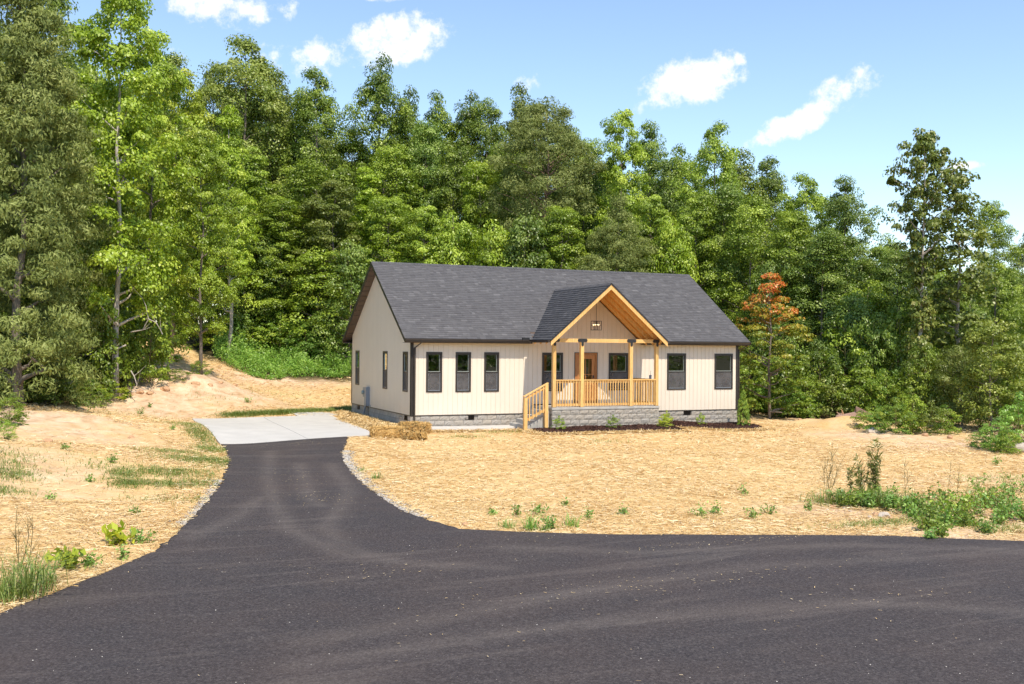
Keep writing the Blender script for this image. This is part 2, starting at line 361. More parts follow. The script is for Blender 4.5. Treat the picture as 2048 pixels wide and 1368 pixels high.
# ------------------------------------------------------------------ terrain
PTS = [(-.4, -.5, -.5), (3, -.6, -.54), (3, -1.2, -.56), (5, -2.9, -.6), (7.6, -2.9, -.6), (10.2, -2.9, -.63), (12, -.6, -.6), (13, -1.6, -.76), (15.5, -.6, -.72), (15.3, -1.6, -.78),
       (7.6, -1.4, -.5), (16, 9, -.5), (-.4, 4, -.46), (-.4, 9.5, -.42), (7, 10, -.3), (-7.45, -2.3, -.72), (-4.7, -2.3, -.63), (-1.9, -2.3, -.55), (-7.4, 6.7, -.47), (-1.5, 6.7, -.43), (-1, 9, -.4), (-4.4, 2.2, -.545),
       (-12.9, -22.8, -.9), (-10.5, -19.2, -.9), (-5, -19.3, -.9), (-.1, -21.8, -.9), (4.3, -24.1, -.92), (-12, -30, -.9), (-2, -32, -.9), (8, -36, -.9), (-12, -42, -.9), (20, -34, -.95), (0, -50, -.8), (30, -45, -1),
       (-20, -25, -.4), (-22, -10, .4), (-30, -40, 0)]
PTS += [tuple(onZ(*q)) for q in [(570, 960, -.83), (1100, 960, -.8), (1600, 960, -.88), (1900, 1000, -.94), (1300, 890, -.72), (1560, 835, -.68), (1700, 845, -.72), (1990, 905, -.88), (1850, 860, -.78),
                                 (250, 1000, -.72), (60, 1000, -.5), (250, 890, -.35), (20, 900, 0), (200, 835, .1)]]
PTS += [tuple(atD(*q)) for q in [(250, 797, 45), (60, 800, 42), (400, 748, 50), (320, 728, 52), (450, 762, 54), (340, 690, 62), (620, 754, 58), (560, 800, 52)]]
PTS += [(0, 36, 3.2), (14, 34, 2.2), (25, 24, .6), (33, 8, -.6), (-14, 28, 3.2), (-25, 20, 2.5), (30, -10, -1), (45, 0, -1), (0, 60, 4.5), (40, 50, 2), (-40, 50, 5), (0, -90, 0), (80, -60, -1), (-80, -60, 1), (-80, 60, 5), (90, 60, 2), (0, 110, 5)]
PTS = np.array(PTS, float)
_K = np.sqrt(((PTS[:, None, :2]-PTS[None, :, :2])**2).sum(-1)+2.0)
_n = len(PTS); _A = np.zeros((_n+1, _n+1)); _A[:_n, :_n] = _K; _A[:_n, _n] = 1; _A[_n, :_n] = 1
_A[:_n, :_n] -= np.eye(_n)*.08
_W = np.linalg.solve(_A, np.append(PTS[:, 2], 0))
def gz(x, y):
    x = np.clip(np.asarray(x, float), -110, 110); y = np.clip(np.asarray(y, float), -110, 120)
    sh = x.shape; x = x.ravel(); y = y.ravel()
    out = np.empty(len(x))
    for i in range(0, len(x), 20000):
        k = np.sqrt((x[i:i+20000, None]-PTS[:, 0])**2+(y[i:i+20000, None]-PTS[:, 1])**2+2.0)
        out[i:i+20000] = k@_W[:-1]+_W[-1]
    return out.reshape(sh)
def ground_at(px, py):
    """where the ray through a pixel meets the terrain"""
    d = ray(px, py); t = np.concatenate([np.arange(6, 75, .1)])
    P = CAM+d*t[:, None]; below = P[:, 2] < gz(P[:, 0], P[:, 1])
    i = int(np.argmax(below)) if below.any() else len(t)-1
    return np.array([P[i, 0], P[i, 1], float(gz(P[i, 0], P[i, 1]))])
def inpoly(x, y, poly):
    poly = np.asarray(poly)[:, :2]; c = np.zeros(x.shape, bool); n = len(poly); j = n-1
    for i in range(n):
        xi, yi = poly[i]; xj, yj = poly[j]
        cond = ((yi > y) != (yj > y)) & (x < (xj-xi)*(y-yi)/(yj-yi+1e-12)+xi); c ^= cond; j = i
    return c
def dense(pts, step=.4):
    out = []
    for a, b in zip(pts[:-1], pts[1:]):
        a, b = np.array(a[:2]), np.array(b[:2]); k = max(1, int(np.linalg.norm(b-a)/step))
        out += [a+(b-a)*i/k for i in range(k)]
    out.append(np.array(pts[-1][:2])); return np.array(out)
def smooth_curve(pts, n=60, it=2):
    p = np.array([q[:2] for q in pts], float)
    for _ in range(it):   # Chaikin
        q = [p[0]]
        for a, b in zip(p[:-1], p[1:]): q += [a*.75+b*.25, a*.25+b*.75]
        q.append(p[-1]); p = np.array(q)
    s = np.append(0, np.cumsum(np.linalg.norm(np.diff(p, axis=0), axis=1))); t = np.linspace(0, s[-1], n)
    return np.stack([np.interp(t, s, p[:, 0]), np.interp(t, s, p[:, 1])], 1)

PADL = [(-7.42, -2.3), (-2.0, -2.3), (-2.0, -2.2), (-1.6, 6.7), (-7.42, 6.7)]
drv_L = smooth_curve([ground_at(*q) for q in [(443.5, 888.5), (452, 902), (458, 925), (452, 950), (428, 990), (388, 1035), (340, 1085), (300, 1110), (296, 1126)]], 60)
drv_R = smooth_curve([ground_at(*q) for q in [(690.5, 873.5), (698, 880), (681, 905), (690, 932), (730, 975), (795, 1020), (855, 1045), (925, 1062), (940, 1080)]], 60)
far_edge = smooth_curve([(-20, -60), (-18.5, -45), (-16.3, -32), (-14.3, -26)] + [tuple(ground_at(*q)[:2]) for q in [(0, 1229), (130, 1182), (250, 1133), (302, 1109)]], 60)
far_edge2 = smooth_curve([tuple(ground_at(*q)[:2]) for q in [(920, 1061), (1000, 1066), (1100, 1070), (1250, 1074), (1500, 1073), (1780, 1075), (1880, 1079), (2048, 1086)]]+[(12, -28), (30, -37), (70, -55)], 80)
road_far = np.vstack([far_edge, np.linspace(far_edge[-1], far_edge2[0], 20)[1:-1], far_edge2])
road_near = np.stack([np.linspace(-19, 60, len(road_far)), np.linspace(-64, -66, len(road_far))], 1)
ROADPOLY = np.vstack([road_far, road_near[::-1]])
DRIVEPOLY = np.vstack([drv_L, drv_R[::-1]])
WALK = [(.2, -1.05), (4.3, -1.05), (4.3, -.12), (.2, -.12)]
HOUSE = [(-.1, -.1), (15.3, -.1), (15.3, 9.2), (-.1, 9.2)]
PORCH = [(5.1, -1.9), (10.1, -1.9), (10.1, 0), (5.1, 0)]
MULCH = smooth_curve([(4.25, -1.75), (4.3, -2.3), (4.6, -2.95), (6.7, -2.95), (8.7, -2.85), (10.3, -2.95), (10.75, -2.6), (10.9, -1.75), (12.8, -1.55), (14.4, -1.6), (15.35, -1.55), (15.75, -1.15), (15.5, -.4), (15.2, .1), (10.0, .1), (9.9, -1.6), (5.3, -1.6), (4.6, -1.6)], 90)

def ground_mesh():
    def axis(lo, hi, c0, c1, step):
        mid = np.arange(c0, c1+.01, step); out = []; s = step; x = c0
        while x > lo: s *= 1.25; x -= s; out.append(x)
        a = out[::-1]; out = []; s = step; x = c1
        while x < hi: s *= 1.25; x += s; out.append(x)
        return np.concatenate([a, mid, out])
    xs = axis(-900, 900, -24, 34, .33); ys = axis(-900, 900, -40, 40, .33)
    X, Y = np.meshgrid(xs, ys); Z = gz(X, Y)
    nx, ny = len(xs), len(ys)
    # unevenness of raked soil, none under paving or the house
    nz = .012*np.sin(X*3.1+1.3*np.sin(Y*2.3))*np.sin(Y*2.7+X*.6)+.014*rng.standard_normal(X.shape)
    hard = inpoly(X, Y, ROADPOLY) | inpoly(X, Y, DRIVEPOLY) | inpoly(X, Y, PADL) | inpoly(X, Y, WALK) | inpoly(X, Y, HOUSE) | inpoly(X, Y, PORCH)
    far = np.hypot(X+4, Y+10) > 60
    Z = Z+np.where(hard | far, 0, nz)
    Z = np.where(inpoly(X, Y, ROADPOLY) | inpoly(X, Y, DRIVEPOLY) | inpoly(X, Y, PADL) | inpoly(X, Y, WALK), Z-.03, Z)
    # washed-out clay bank under the trees at the slope
    def blob(px, py, dep, rx, ry, h):
        q = atD(px, py, dep); return h*np.exp(-((X-q[0])/rx)**2-((Y-q[1])/ry)**2)
    Z = Z+blob(395, 760, 48.5, 1.6, .9, .18)+blob(330, 775, 48, 1.8, .8, .12)+blob(1690, 842, 46, 1.3, .8, .45)+blob(1620, 832, 47, .9, .6, .2)
    dirt = np.zeros_like(Z); Z0 = Z
    def dz(px, py, rx, ry, a):
        q = ground_at(px, py); np.maximum(dirt, a*np.exp(-((X-q[0])/rx)**2-((Y-q[1])/ry)**2), out=dirt)
    for q in [(120, 860, 3.0, 4.5, .7), (60, 940, 2.0, 3.5, .6), (300, 800, 4, 5, 1.1), (420, 770, 4, 4, 1.1), (330, 740, 4, 4, 1.2), (560, 758, 5, 2, 1.0), (20, 830, 4, 4, 1.1), (380, 850, 2.5, 3, .5),
              (1640, 838, 3, 2, 1.1), (1760, 870, 3, 2.5, .9), (1900, 890, 4, 2, .9), (1520, 832, 2, 1.5, .8), (1700, 1020, 1.6, 1.0, 1.0), (1900, 1070, 2, 1, .9), (2020, 1040, 1.5, 1.2, .9), (1950, 960, 2, 1.2, .5), (660, 752, 3, 2, .9)]: dz(*q)
    # forest floor where the woods stand
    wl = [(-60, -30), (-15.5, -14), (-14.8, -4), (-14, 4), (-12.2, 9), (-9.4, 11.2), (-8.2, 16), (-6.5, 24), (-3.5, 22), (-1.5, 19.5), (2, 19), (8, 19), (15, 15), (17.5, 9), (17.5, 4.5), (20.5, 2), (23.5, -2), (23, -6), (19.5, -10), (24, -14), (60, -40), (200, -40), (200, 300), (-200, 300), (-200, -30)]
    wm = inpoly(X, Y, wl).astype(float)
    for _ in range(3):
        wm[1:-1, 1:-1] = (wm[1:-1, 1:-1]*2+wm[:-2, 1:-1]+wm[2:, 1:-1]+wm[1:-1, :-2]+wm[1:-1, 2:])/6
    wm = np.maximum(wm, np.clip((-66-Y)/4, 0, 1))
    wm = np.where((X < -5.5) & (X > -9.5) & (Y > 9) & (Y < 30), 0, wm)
    Z = Z+np.where(hard | far, 0, np.clip(dirt, 0, 1)*(.03*rng.standard_normal(Z.shape)+.05*np.sin(X*2.3+np.sin(Y*1.7)*2)*np.sin(Y*2.9+X)))
    idx = np.arange(nx*ny).reshape(ny, nx)
    F = np.stack([idx[:-1, :-1], idx[:-1, 1:], idx[1:, 1:], idx[1:, :-1]], -1).reshape(-1, 4)
    V = np.stack([X, Y, Z], -1).reshape(-1, 3)
    me = np_mesh('ground', V, F, 'ground', smooth=True, extra={'dirt': np.clip(dirt, 0, 1).ravel(), 'woods': np.clip(wm*1.0, 0, 1).ravel()})
    return tag(obj('ground', me), 'straw-strewn reddish soil of the new yard and slope', 'ground', kind='structure')
ground_mesh()

def ruled(name, A, B, m_, lift, mat, label, cat, extra_fn=None):
    n = len(A); T = np.linspace(0, 1, m_); T = T if extra_fn is None else T
    P = A[:, None, :]*(1-T[None, :, None])+B[:, None, :]*T[None, :, None]
    Z = gz(P[..., 0], P[..., 1])+lift-np.clip((np.arange(n)/(n-1)-.93)/.05, 0, 1)[:, None]*.022
    V = np.concatenate([P, Z[..., None]], -1).reshape(-1, 3); idx = np.arange(n*m_).reshape(n, m_)
    F = np.stack([idx[:-1, :-1], idx[1:, :-1], idx[1:, 1:], idx[:-1, 1:]], -1).reshape(-1, 4)
    # skirt along every outer edge: asphalt has a thickness
    ring = np.concatenate([idx[:, 0], idx[-1, 1:], idx[::-1, -1][1:], idx[0, ::-1][1:-1]])
    k = len(V); low = V[ring].copy(); low[:, 2] -= .12; V = np.vstack([V, low]); r = len(ring)
    S = np.stack([ring, np.roll(ring, -1), k+(np.arange(r)+1) % r, k+np.arange(r)], -1); F = np.vstack([F, S])
    ex = {'track': extra_fn(V) if extra_fn else np.zeros(len(V))}
    me = np_mesh(name, V, F, mat, extra=ex)
    bm = bmesh.new(); bm.from_mesh(me); bmesh.ops.recalc_face_normals(bm, faces=bm.faces); bm.to_mesh(me); bm.free()
    if sum(p.normal.z*p.area for p in me.polygons) < 0: me.flip_normals()
    return tag(obj(name, me), label, cat, kind='structure')
# dusty tyre tracks swinging from the drive into the road
TRK = [dense([ground_at(*q) for q in l], .15) for l in
       [[(540, 905), (535, 960), (548, 1010), (575, 1060), (680, 1110), (900, 1140)], [(660, 930), (700, 985), (672, 1030), (650, 1060), (690, 1100), (800, 1130), (1000, 1140)],
        [(600, 930), (620, 1000), (640, 1015)], [(520, 1000), (470, 1040), (380, 1080)], [(620, 1290), (900, 1240), (1200, 1180), (1500, 1140), (2048, 1110)], [(600, 1340), (950, 1280), (1300, 1240), (1700, 1210), (2048, 1230)],
        [(1000, 1100), (1300, 1110), (1700, 1095), (2048, 1105)]]]
def track_fn(V):
    out = np.zeros(len(V))
    for i, tr in enumerate(TRK):
        d = np.full(len(V), 9e9)
        for j in range(0, len(tr), 1): d = np.minimum(d, (V[:, 0]-tr[j, 0])**2+(V[:, 1]-tr[j, 1])**2)
        out = np.maximum(out, np.exp(-d/(.05 if i < 4 else .06)))
    return out
def resample(c, n):
    s = np.append(0, np.cumsum(np.linalg.norm(np.diff(c, axis=0), axis=1))); t = np.linspace(0, s[-1], n)
    return np.stack([np.interp(t, s, c[:, 0]), np.interp(t, s, c[:, 1])], 1)
jl = rng.normal(0, .03, (130, 2)); jr = rng.normal(0, .03, (130, 2))
ruled('driveway', resample(drv_L, 130)+jl, resample(drv_R, 130)+jr, 70, .034, 'asphalt', 'black asphalt driveway leading up to the pale concrete pad', 'driveway', track_fn)
rf = road_far.copy(); rf[4:-4] += rng.normal(0, .02, (len(rf)-8, 2))
_t = np.linspace(0, 1, 150)**2.2
def road():
    A, B = rf, road_near; P = A[:, None, :]*(1-_t[None, :, None])+B[:, None, :]*_t[None, :, None]
    A2 = resample(A, 640); si = np.linspace(0, 1, 640)
    B2 = np.stack([np.interp(si, np.linspace(0, 1, len(B)), B[:, 0]), np.interp(si, np.linspace(0, 1, len(B)), B[:, 1])], 1)
    n, m_ = 640, len(_t); P = A2[:, None, :]*(1-_t[None, :, None])+B2[:, None, :]*_t[None, :, None]
    Z = gz(P[..., 0], P[..., 1])+.03
    V = np.concatenate([P, Z[..., None]], -1).reshape(-1, 3); idx = np.arange(n*m_).reshape(n, m_)
    F = np.stack([idx[:-1, :-1], idx[:-1, 1:], idx[1:, 1:], idx[1:, :-1]], -1).reshape(-1, 4)
    k = len(V); ring = idx[:, 0]; low = V[ring].copy(); low[:, 2] -= .12; V = np.vstack([V, low]); r = len(ring)
    F = np.vstack([F, np.stack([ring[:-1], ring[1:], k+np.arange(1, r), k+np.arange(r-1)], -1)])
    me = np_mesh('road', V, F, 'asphalt', extra={'track': track_fn(V)})
    if sum(p.normal.z*p.area for p in me.polygons) < 0: me.flip_normals()
    tag(obj('road', me), 'wide dark asphalt road with dusty tyre tracks', 'road', kind='structure')
road()

# concrete pad of three pours and the walk to the steps
def slab(name, poly, z_of, lab, parent=None, th=.14):
    """a poured slab over a four-cornered outline, its top following z_of"""
    A, B, C_, D_ = [np.array(q, float) for q in poly]; n = 8; b = MB()
    for lay in (0, -th):
        for j in range(n+1):
            for i in range(n+1):
                q = (A*(1-i/n)+B*i/n)*(1-j/n)+(D_*(1-i/n)+C_*i/n)*j/n; b.v.append((q[0], q[1], z_of(q[0], q[1])+lay))
    m_ = n+1; idx = lambda i, j, l: l*m_*m_+j*m_+i
    for j in range(n):
        for i in range(n):
            b.f += [(idx(i, j, 0), idx(i+1, j, 0), idx(i+1, j+1, 0), idx(i, j+1, 0)), (idx(i, j, 1), idx(i, j+1, 1), idx(i+1, j+1, 1), idx(i+1, j, 1))]
    for i in range(n):
        b.f += [(idx(i, 0, 0), idx(i, 0, 1), idx(i+1, 0, 1), idx(i+1, 0, 0)), (idx(i, n, 0), idx(i+1, n, 0), idx(i+1, n, 1), idx(i, n, 1)),
                (idx(0, i, 0), idx(0, i+1, 0), idx(0, i+1, 1), idx(0, i, 1)), (idx(n, i, 0), idx(n, i, 1), idx(n, i+1, 1), idx(n, i+1, 0))]
    return b.build(name, 'concrete', parent)
pz = lambda x, y: float(gz(x, y))+.045
pad = empty('concrete_pad', (-4.6, 2.2, pz(-4.6, 2.2)), 'pale concrete parking pad of jointed slabs beside the house', 'parking pad')
pad['kind'] = 'structure'
def padslab(poly):
    o = slab('slab', poly, pz, None); o.parent = pad; o.location = -pad.location
padslab([(-7.42, -2.3), (-4.48, -2.3), (-4.48, 6.7), (-7.42, 6.7)])
padslab([(-4.465, -2.3), (-1.95, -2.3), (-1.55, 6.7), (-4.465, 6.7)])
padslab([(-3.0, 6.715), (-.75, 6.715), (-.75, 8.2), (-3.0, 8.2)])
walk = empty('walkway', (2.2, -.6, -.5), 'narrow concrete walk along the block foundation to the porch steps', 'path'); walk['kind'] = 'structure'
wz = lambda x, y: float(gz(x, y))+.065
for x0, x1 in ((.25, 1.6), (1.61, 2.95), (2.96, 4.28)):
    o = slab('slab', [(x0, -1.05), (x1, -1.05), (x1, -.04), (x0, -.04)], wz, None, th=.12); o.parent = walk; o.location = -walk.location

# ------------------------------------------------------------------ the house
W, D = 15.208, 9.112
ZE, OG, OE, ZR = 2.984, .363, .37, 6.256
S = (ZR-ZE)/(D/2+OE); YM = D/2
XC, PYF, PZ, PS = 7.6, -2.15, 5.24, .86        # porch gable: centre, front, peak height, slope
PE = 2.63                                      # half width of the porch roof
WT = 2.82
house = empty('house', (7.6, 4.5, -.5), 'cream board-sided cottage with charcoal shingle roof and timber gable porch', 'house')
HB = []
def part(o, parent=None):
    """parent a part built in world coordinates"""
    o.parent = parent or house
    if parent is None: o.location = -house.location
    return o
def hpart(mb, name, mat, parent=None, smooth=False): return part(mb.build(name, mat, None, smooth), parent)

roofz = lambda y: ZE+S*(min(y, D-y)+OE)
porch_under = lambda x: PZ-PS*abs(x-XC)-.06
def front_top(u): return max(WT, porch_under(u)) if abs(u-XC) < 2.6 else WT
def side_top(u): return roofz(u)-.16
WZ0, WZ1 = .885, 2.46
FW = [(.615, 1.274), (1.831, 2.48), (3.041, 3.688), (5.589, 6.53), (8.67, 9.607), (11.524, 12.48), (13.955, 14.918)]
SW = [(.332, .97), (3.17, 3.811), (7.693, 8.349)]
DOOR = (7.06, 8.14, .335, 2.477)
f_open = [(a, b, WZ0, WZ1) for a, b in FW]+[DOOR]
s_open = [(a, b, WZ0, WZ1) for a, b in SW]
def columns(u0, u1, top, opens, P, t0, t1, extra=()):
    """solid pieces of a wall strip u0..u1 left after cutting the openings; P maps (u, depth, z) to the world"""
    b = MB(); br = sorted({u0, u1, *[e for o in opens for e in o[:2] if u0 < e < u1], *[e for e in extra if u0 < e < u1]})
    for a, c in zip(br[:-1], br[1:]):
        if c-a < .003: continue
        mid = (a+c)/2; cuts = sorted([(o[2], o[3]) for o in opens if o[0] < mid < o[1]]); z = 0.0; seg = []
        for z0, z1 in cuts:
            if z0 > z: seg.append((z, z0, False))
            z = z1
        seg.append((z, None, True))
        for z0, z1, last in seg:
            za, zc = (top(a), top(c)) if last else (z1, z1)
            if za < z0+.01: continue
            b.quadbox([P(a, t0, z0), P(c, t0, z0), P(c, t1, z0), P(a, t1, z0), P(a, t0, za), P(c, t0, zc), P(c, t1, zc), P(a, t1, za)])
    return b
Pf = lambda u, d, z: (u, -d, z)
Ps = lambda u, d, z: (-d, u, z)
Pb = lambda u, d, z: (u, D+d, z)
Pr = lambda u, d, z: (W+d, u, z)
brk = [XC, XC-2.46, XC+2.46, XC-2.45, XC+2.45]
walls = {}
for nm, args in {'f': (0, W, front_top, f_open, Pf, brk), 's': (.1, D-.1, side_top, s_open, Ps, [YM]), 'b': (0, W, lambda u: WT, [], Pb, []), 'r': (.1, D-.1, side_top, [], Pr, [YM])}.items():
    u0, u1, tp, op, P, ex = args
    walls[nm] = hpart(columns(u0, u1, tp, op, P, -.1, 0, ex), 'wall', 'siding')
PITCH_B = .2032
def boards(wall, u0, u1, top, opens, P, ex):
    n = int(round((u1-u0)/PITCH_B)); p = (u1-u0)/n
    for i in range(n):
        b = columns(u0+i*p+.0085, u0+(i+1)*p-.0085, top, opens, P, .0, .0135, ex)
        # pieces that touch side by side are one board; a window splits a board into one above and one below
        boxes = [np.array(b.v[q:q+8]) for q in range(0, len(b.v), 8)]; low = [q for q in boxes if q[0][2] < .01]; high = [q for q in boxes if q[0][2] >= .01]
        for grp in (low, high):
            if grp:
                mb = MB()
                for q in grp: mb.quadbox(q)
                part(mb.build('siding_board', 'siding'), wall)
boards(walls['f'], .10, W-.12, front_top, f_open, Pf, brk)
boards(walls['s'], .02, D-.1, side_top, s_open, Ps, [YM])
for nm, (u0, u1, tp, P) in {'b': (0, W, lambda u: WT, Pb), 'r': (.02, D-.02, side_top, Pr)}.items():
    boards(walls[nm], u0, u1, tp, [], P, [YM])
# corner boards and the dark starter strip
hpart(MB().box(-.022, .095, -.024, -.001, -.01, 2.83).box(-.024, -.001, -.024, .03, -.01, 2.83), 'corner_trim', 'bronze')
hpart(MB().box(W-.115, W+.022, -.024, -.001, -.01, 2.83).box(W+.001, W+.024, -.024, .09, -.01, 2.83), 'corner_trim', 'bronze')
hpart(MB().box(-.024, -.001, D-.1, D+.024, -.01, 2.9), 'corner_trim', 'bronze')
hpart(MB().box(0, 5.2, -.026, .02, -.034, -.002).box(10.0, W, -.026, .02, -.034, -.002).box(-.026, .02, 0, D, -.034, -.002), 'starter_strip', 'bronze')

# windows
def window(u0, u1, P, pname='window'):
    root = bpy.data.objects.new(pname, None); link(root); part(root); root.empty_display_size = .1
    def sub(mb, nm, mat): return part(mb.build(nm, mat), root)
    def bx(b, a, c, d0, d1, z0, z1): return b.quadbox([P(a, d0, z0), P(c, d0, z0), P(c, d1, z0), P(a, d1, z0), P(a, d0, z1), P(c, d0, z1), P(c, d1, z1), P(a, d1, z1)])
    z0, z1 = WZ0, WZ1; fw = .075; zm = (z0+z1)/2-.01
    f = MB(); bx(f, u0, u0+fw, -.09, .035, z0, z1); bx(f, u1-fw, u1, -.09, .035, z0, z1); bx(f, u0+fw, u1-fw, -.09, .034, z1-fw, z1); bx(f, u0+fw, u1-fw, -.09, .038, z0, z0+fw*.8)
    sub(f, 'frame', 'bronze')
    a, c = u0+fw, u1-fw
    s = MB(); bx(s, a, a+.022, -.03, .008, zm+.03, z1-fw); bx(s, c-.028, c, -.03, .010, zm+.03, z1-fw); bx(s, a+.022, c-.028, -.03, .008, z1-fw-.03, z1-fw); sub(s, 'upper_sash', 'bronze')
    bx(s2 := MB(), a, c, -.05, .014, zm-.03, zm+.022); sub(s2, 'meeting_rail', 'bronze')
    bx(s3 := MB(), a, c, -.03, .012, zm+.0225, zm+.042); bx(s3, c-.040, c-.0285, -.03, .006, zm+.042, z1-fw-.031); sub(s3, 'glazing_bead', 'sash')
    g = MB(); g.v = [P(a+.01, -.012, zm), P(c-.01, -.012, zm), P(c-.01, -.012, z1-fw-.01), P(a+.01, -.012, z1-fw-.01)]; g.f = [(0, 1, 2, 3)]; sub(g, 'pane', 'glass')
    g = MB(); g.v = [P(a+.005, -.045, z0+.03), P(c-.005, -.045, z0+.03), P(c-.005, -.045, zm), P(a+.005, -.045, zm)]; g.f = [(0, 1, 2, 3)]; sub(g, 'pane', 'glass')
    g = MB(); g.v = [P(a+.012, .004, z0+.065), P(c-.012, .004, z0+.065), P(c-.012, .004, zm-.03), P(a+.012, .004, zm-.03)]; g.f = [(0, 1, 2, 3)]; sub(g, 'fly_screen', 'screen')
    b = MB(); bx(b, a, a+.016, -.002, .012, z0+.06, zm-.03); bx(b, c-.016, c, -.002, .012, z0+.06, zm-.03); bx(b, a+.016, c-.016, -.002, .012, z0+.0605, z0+.08); sub(b, 'screen_frame', 'grey')
    return root
for a, c in FW: window(a, c, Pf)
for a, c in SW: window(a, c, Ps)

# front door
door = bpy.data.objects.new('front_door', None); link(door); part(door)
x0, x1, z0, z1 = DOOR
def dsub(mb, nm, mat, **k): return part(mb.build(nm, mat, **k), door)
dsub(MB().box(x0, x0+.028, -.032, .09, z0, z1).box(x1-.028, x1, -.032, .09, z0, z1).box(x0+.028, x1-.028, -.032, .09, z1-.028, z1), 'brick_mould', 'bronze')
dsub(MB().box(x0+.0285, x0+.10, -.022, .085, z0, z1-.0285).box(x1-.10, x1-.0285, -.022, .085, z0, z1-.0285).box(x0+.10, x1-.10, -.022, .085, z1-.10, z1-.0285), 'jamb', 'door_wood')
a, c, t = x0+.11, x1-.11, z1-.11; gz0, gz1 = 1.22, t-.16; ga, gc = a+.14, c-.14; gm = (ga+gc)/2; gh = gz0+.34
dsub(MB().box(a, ga, .01, .055, z0+.02, t).box(gc, c, .01, .055, z0+.02, t).box(ga, gc, .01, .055, gz1, t).box(ga, gc, .01, .055, z0+.02, z0+.24).box(ga, gc, .01, .055, gz0-.12, gz0).box(ga, gc, .01, .055, .84, .93), 'leaf', 'door_wood')
for p0, p1 in ((z0+.24, .84), (.93, gz0-.12)): dsub(MB().box(ga, gc, .03, .05, p0, p1).box(ga+.05, gc-.05, .018, .03, p0+.05, p1-.05), 'panel', 'door_wood')
dsub(MB().box(gm-.014, gm+.014, .014, .05, gz0, gz1).box(ga, gm-.014, .014, .05, gh-.014, gh+.014).box(gm+.014, gc, .014, .05, gh-.014, gh+.014), 'muntin', 'door_wood')
for u0, u1 in ((ga, gm-.014), (gm+.014, gc)):
    for v0, v1 in ((gz0, gh-.014), (gh+.014, gz1)):
        g = MB(); g.v = [(u0, .03, v0), (u1, .03, v0), (u1, .03, v1), (u0, .03, v1)]; g.f = [(0, 1, 2, 3)]; dsub(g, 'pane', 'glass')
dsub(MB().box(c-.105, c-.045, -.012, .0095, 1.40, 1.52), 'lock_plate', 'black')
dsub(MB().tube([(c-.075, .01, 1.27), (c-.075, -.05, 1.27)], [.02, .03], 10), 'knob', 'black')
dsub(MB().box(x0-.02, x1+.02, -.06, .1, z0-.03, z0-.001), 'threshold', 'black')
hpart(MB().box(8.37, 8.44, -.03, -.0135, .70, .81), 'outlet_cover', 'black')

# rooms behind the glass
rm = MB(); rm.v = [(.12, .12, -.02), (W-.12, .12, -.02), (W-.12, D-.12, -.02), (.12, D-.12, -.02), (.12, .12, 2.7), (W-.12, .12, 2.7), (W-.12, D-.12, 2.7), (.12, D-.12, 2.7)]
rm.f = [(0, 1, 2, 3), (4, 7, 6, 5)]; hpart(rm, 'interior_room', 'interior')
hpart(MB().box(.13, W-.13, 4.2, 4.3, 0, 2.69).box(4.4, 4.5, .13, 4.19, 0, 2.69).box(10.7, 10.8, .13, 4.19, 0, 2.69), 'partition_wall', 'interior')

# foundation: split-face blocks on the fronts, plain blocks on the gable side
found = hpart(MB().box(.03, W-.03, .03, .2, -1.3, -.035).box(.03, .2, .2, D-.03, -1.3, -.035).box(W-.2, W-.03, .2, D-.03, -1.3, -.035).box(.2, W-.2, D-.2, D-.03, -1.3, -.035), 'foundation', 'mortar')
def block_mesh(L_, H, rough, seed, mat):
    r = np.random.default_rng(seed); nx, nz = 7, 4; V = []; 
    for j in range(nz):
        for i in range(nx):
            u = i/(nx-1); v = j/(nz-1); e = (0 < i < nx-1) and (0 < j < nz-1)
            d = rough*(r.random() if e else .15*r.random())
            V.append((u*L_+(r.normal(0, .01) if e and rough else 0), -d, v*H+(r.normal(0, .008) if e and rough else 0)))
    F = []
    for j in range(nz-1):
        for i in range(nx-1):
            k = j*nx+i; F.append((k, k+1, k+nx+1, k+nx))
    k = len(V); V += [(0, .05, 0), (L_, .05, 0), (L_, .05, H), (0, .05, H)]
    bl = [j*nx for j in range(nz)]; brr = [j*nx+nx-1 for j in range(nz)]
    F += [tuple([k, k+1]+[i for i in range(nx-1, -1, -1)]), tuple([k+2, k+3]+[(nz-1)*nx+i for i in range(nx)]), tuple([k+3, k]+bl), tuple([k+1, k+2]+brr[::-1])]
    me = bpy.data.meshes.new('block'); me.from_pydata(V, [], F); me.update(); me.materials.append(MT[mat]); return me
BL = {}
def block(u, z, L_, H, P, rot, parent, rough=True):
    key = (round(L_, 2), rough, random.randrange(5))
    if key not in BL: BL[key] = block_mesh(L_, H, .028 if rough else .003, hash(key) & 999, 'block' if rough else 'block_plain')
    o = obj('block', BL[key]); o.parent = parent; o.location = P(u, 0, z); o.rotation_euler.z = rot
    return o
def courses(u0, u1, zb, ztop, P, rot, parent, rough, skip=(), rev=False):
    H = .188; z = ztop-H; k = 0
    while z > zb-.19:
        u = u0-(.2 if k % 2 else 0)
        while u < u1-.02:
            a = max(u, u0); b = min(u+.39, u1); mid = (a+b)/2
            if b-a > .05 and not any(s0 < mid < s1 and k == kk for s0, s1, kk in skip):
                block(b if rev else a, z, b-a, H, P, rot, parent, rough)
            u += .4
        z -= .2; k += 1
Ffr = lambda u, d, z: (u, 0.0, z)
courses(0, 5.2, -.75, -.036, Ffr, 0, found, True, [(2.24, 2.64, 0)])
courses(10.0, W, -.95, -.036, Ffr, 0, found, True, [(12.35, 12.76, 0)])
courses(0, D, -.72, -.036, lambda u, d, z: (0.0, u, z), -pi/2, found, False, [(.36, .77, 0), (7.74, 8.06, 0)], rev=True)
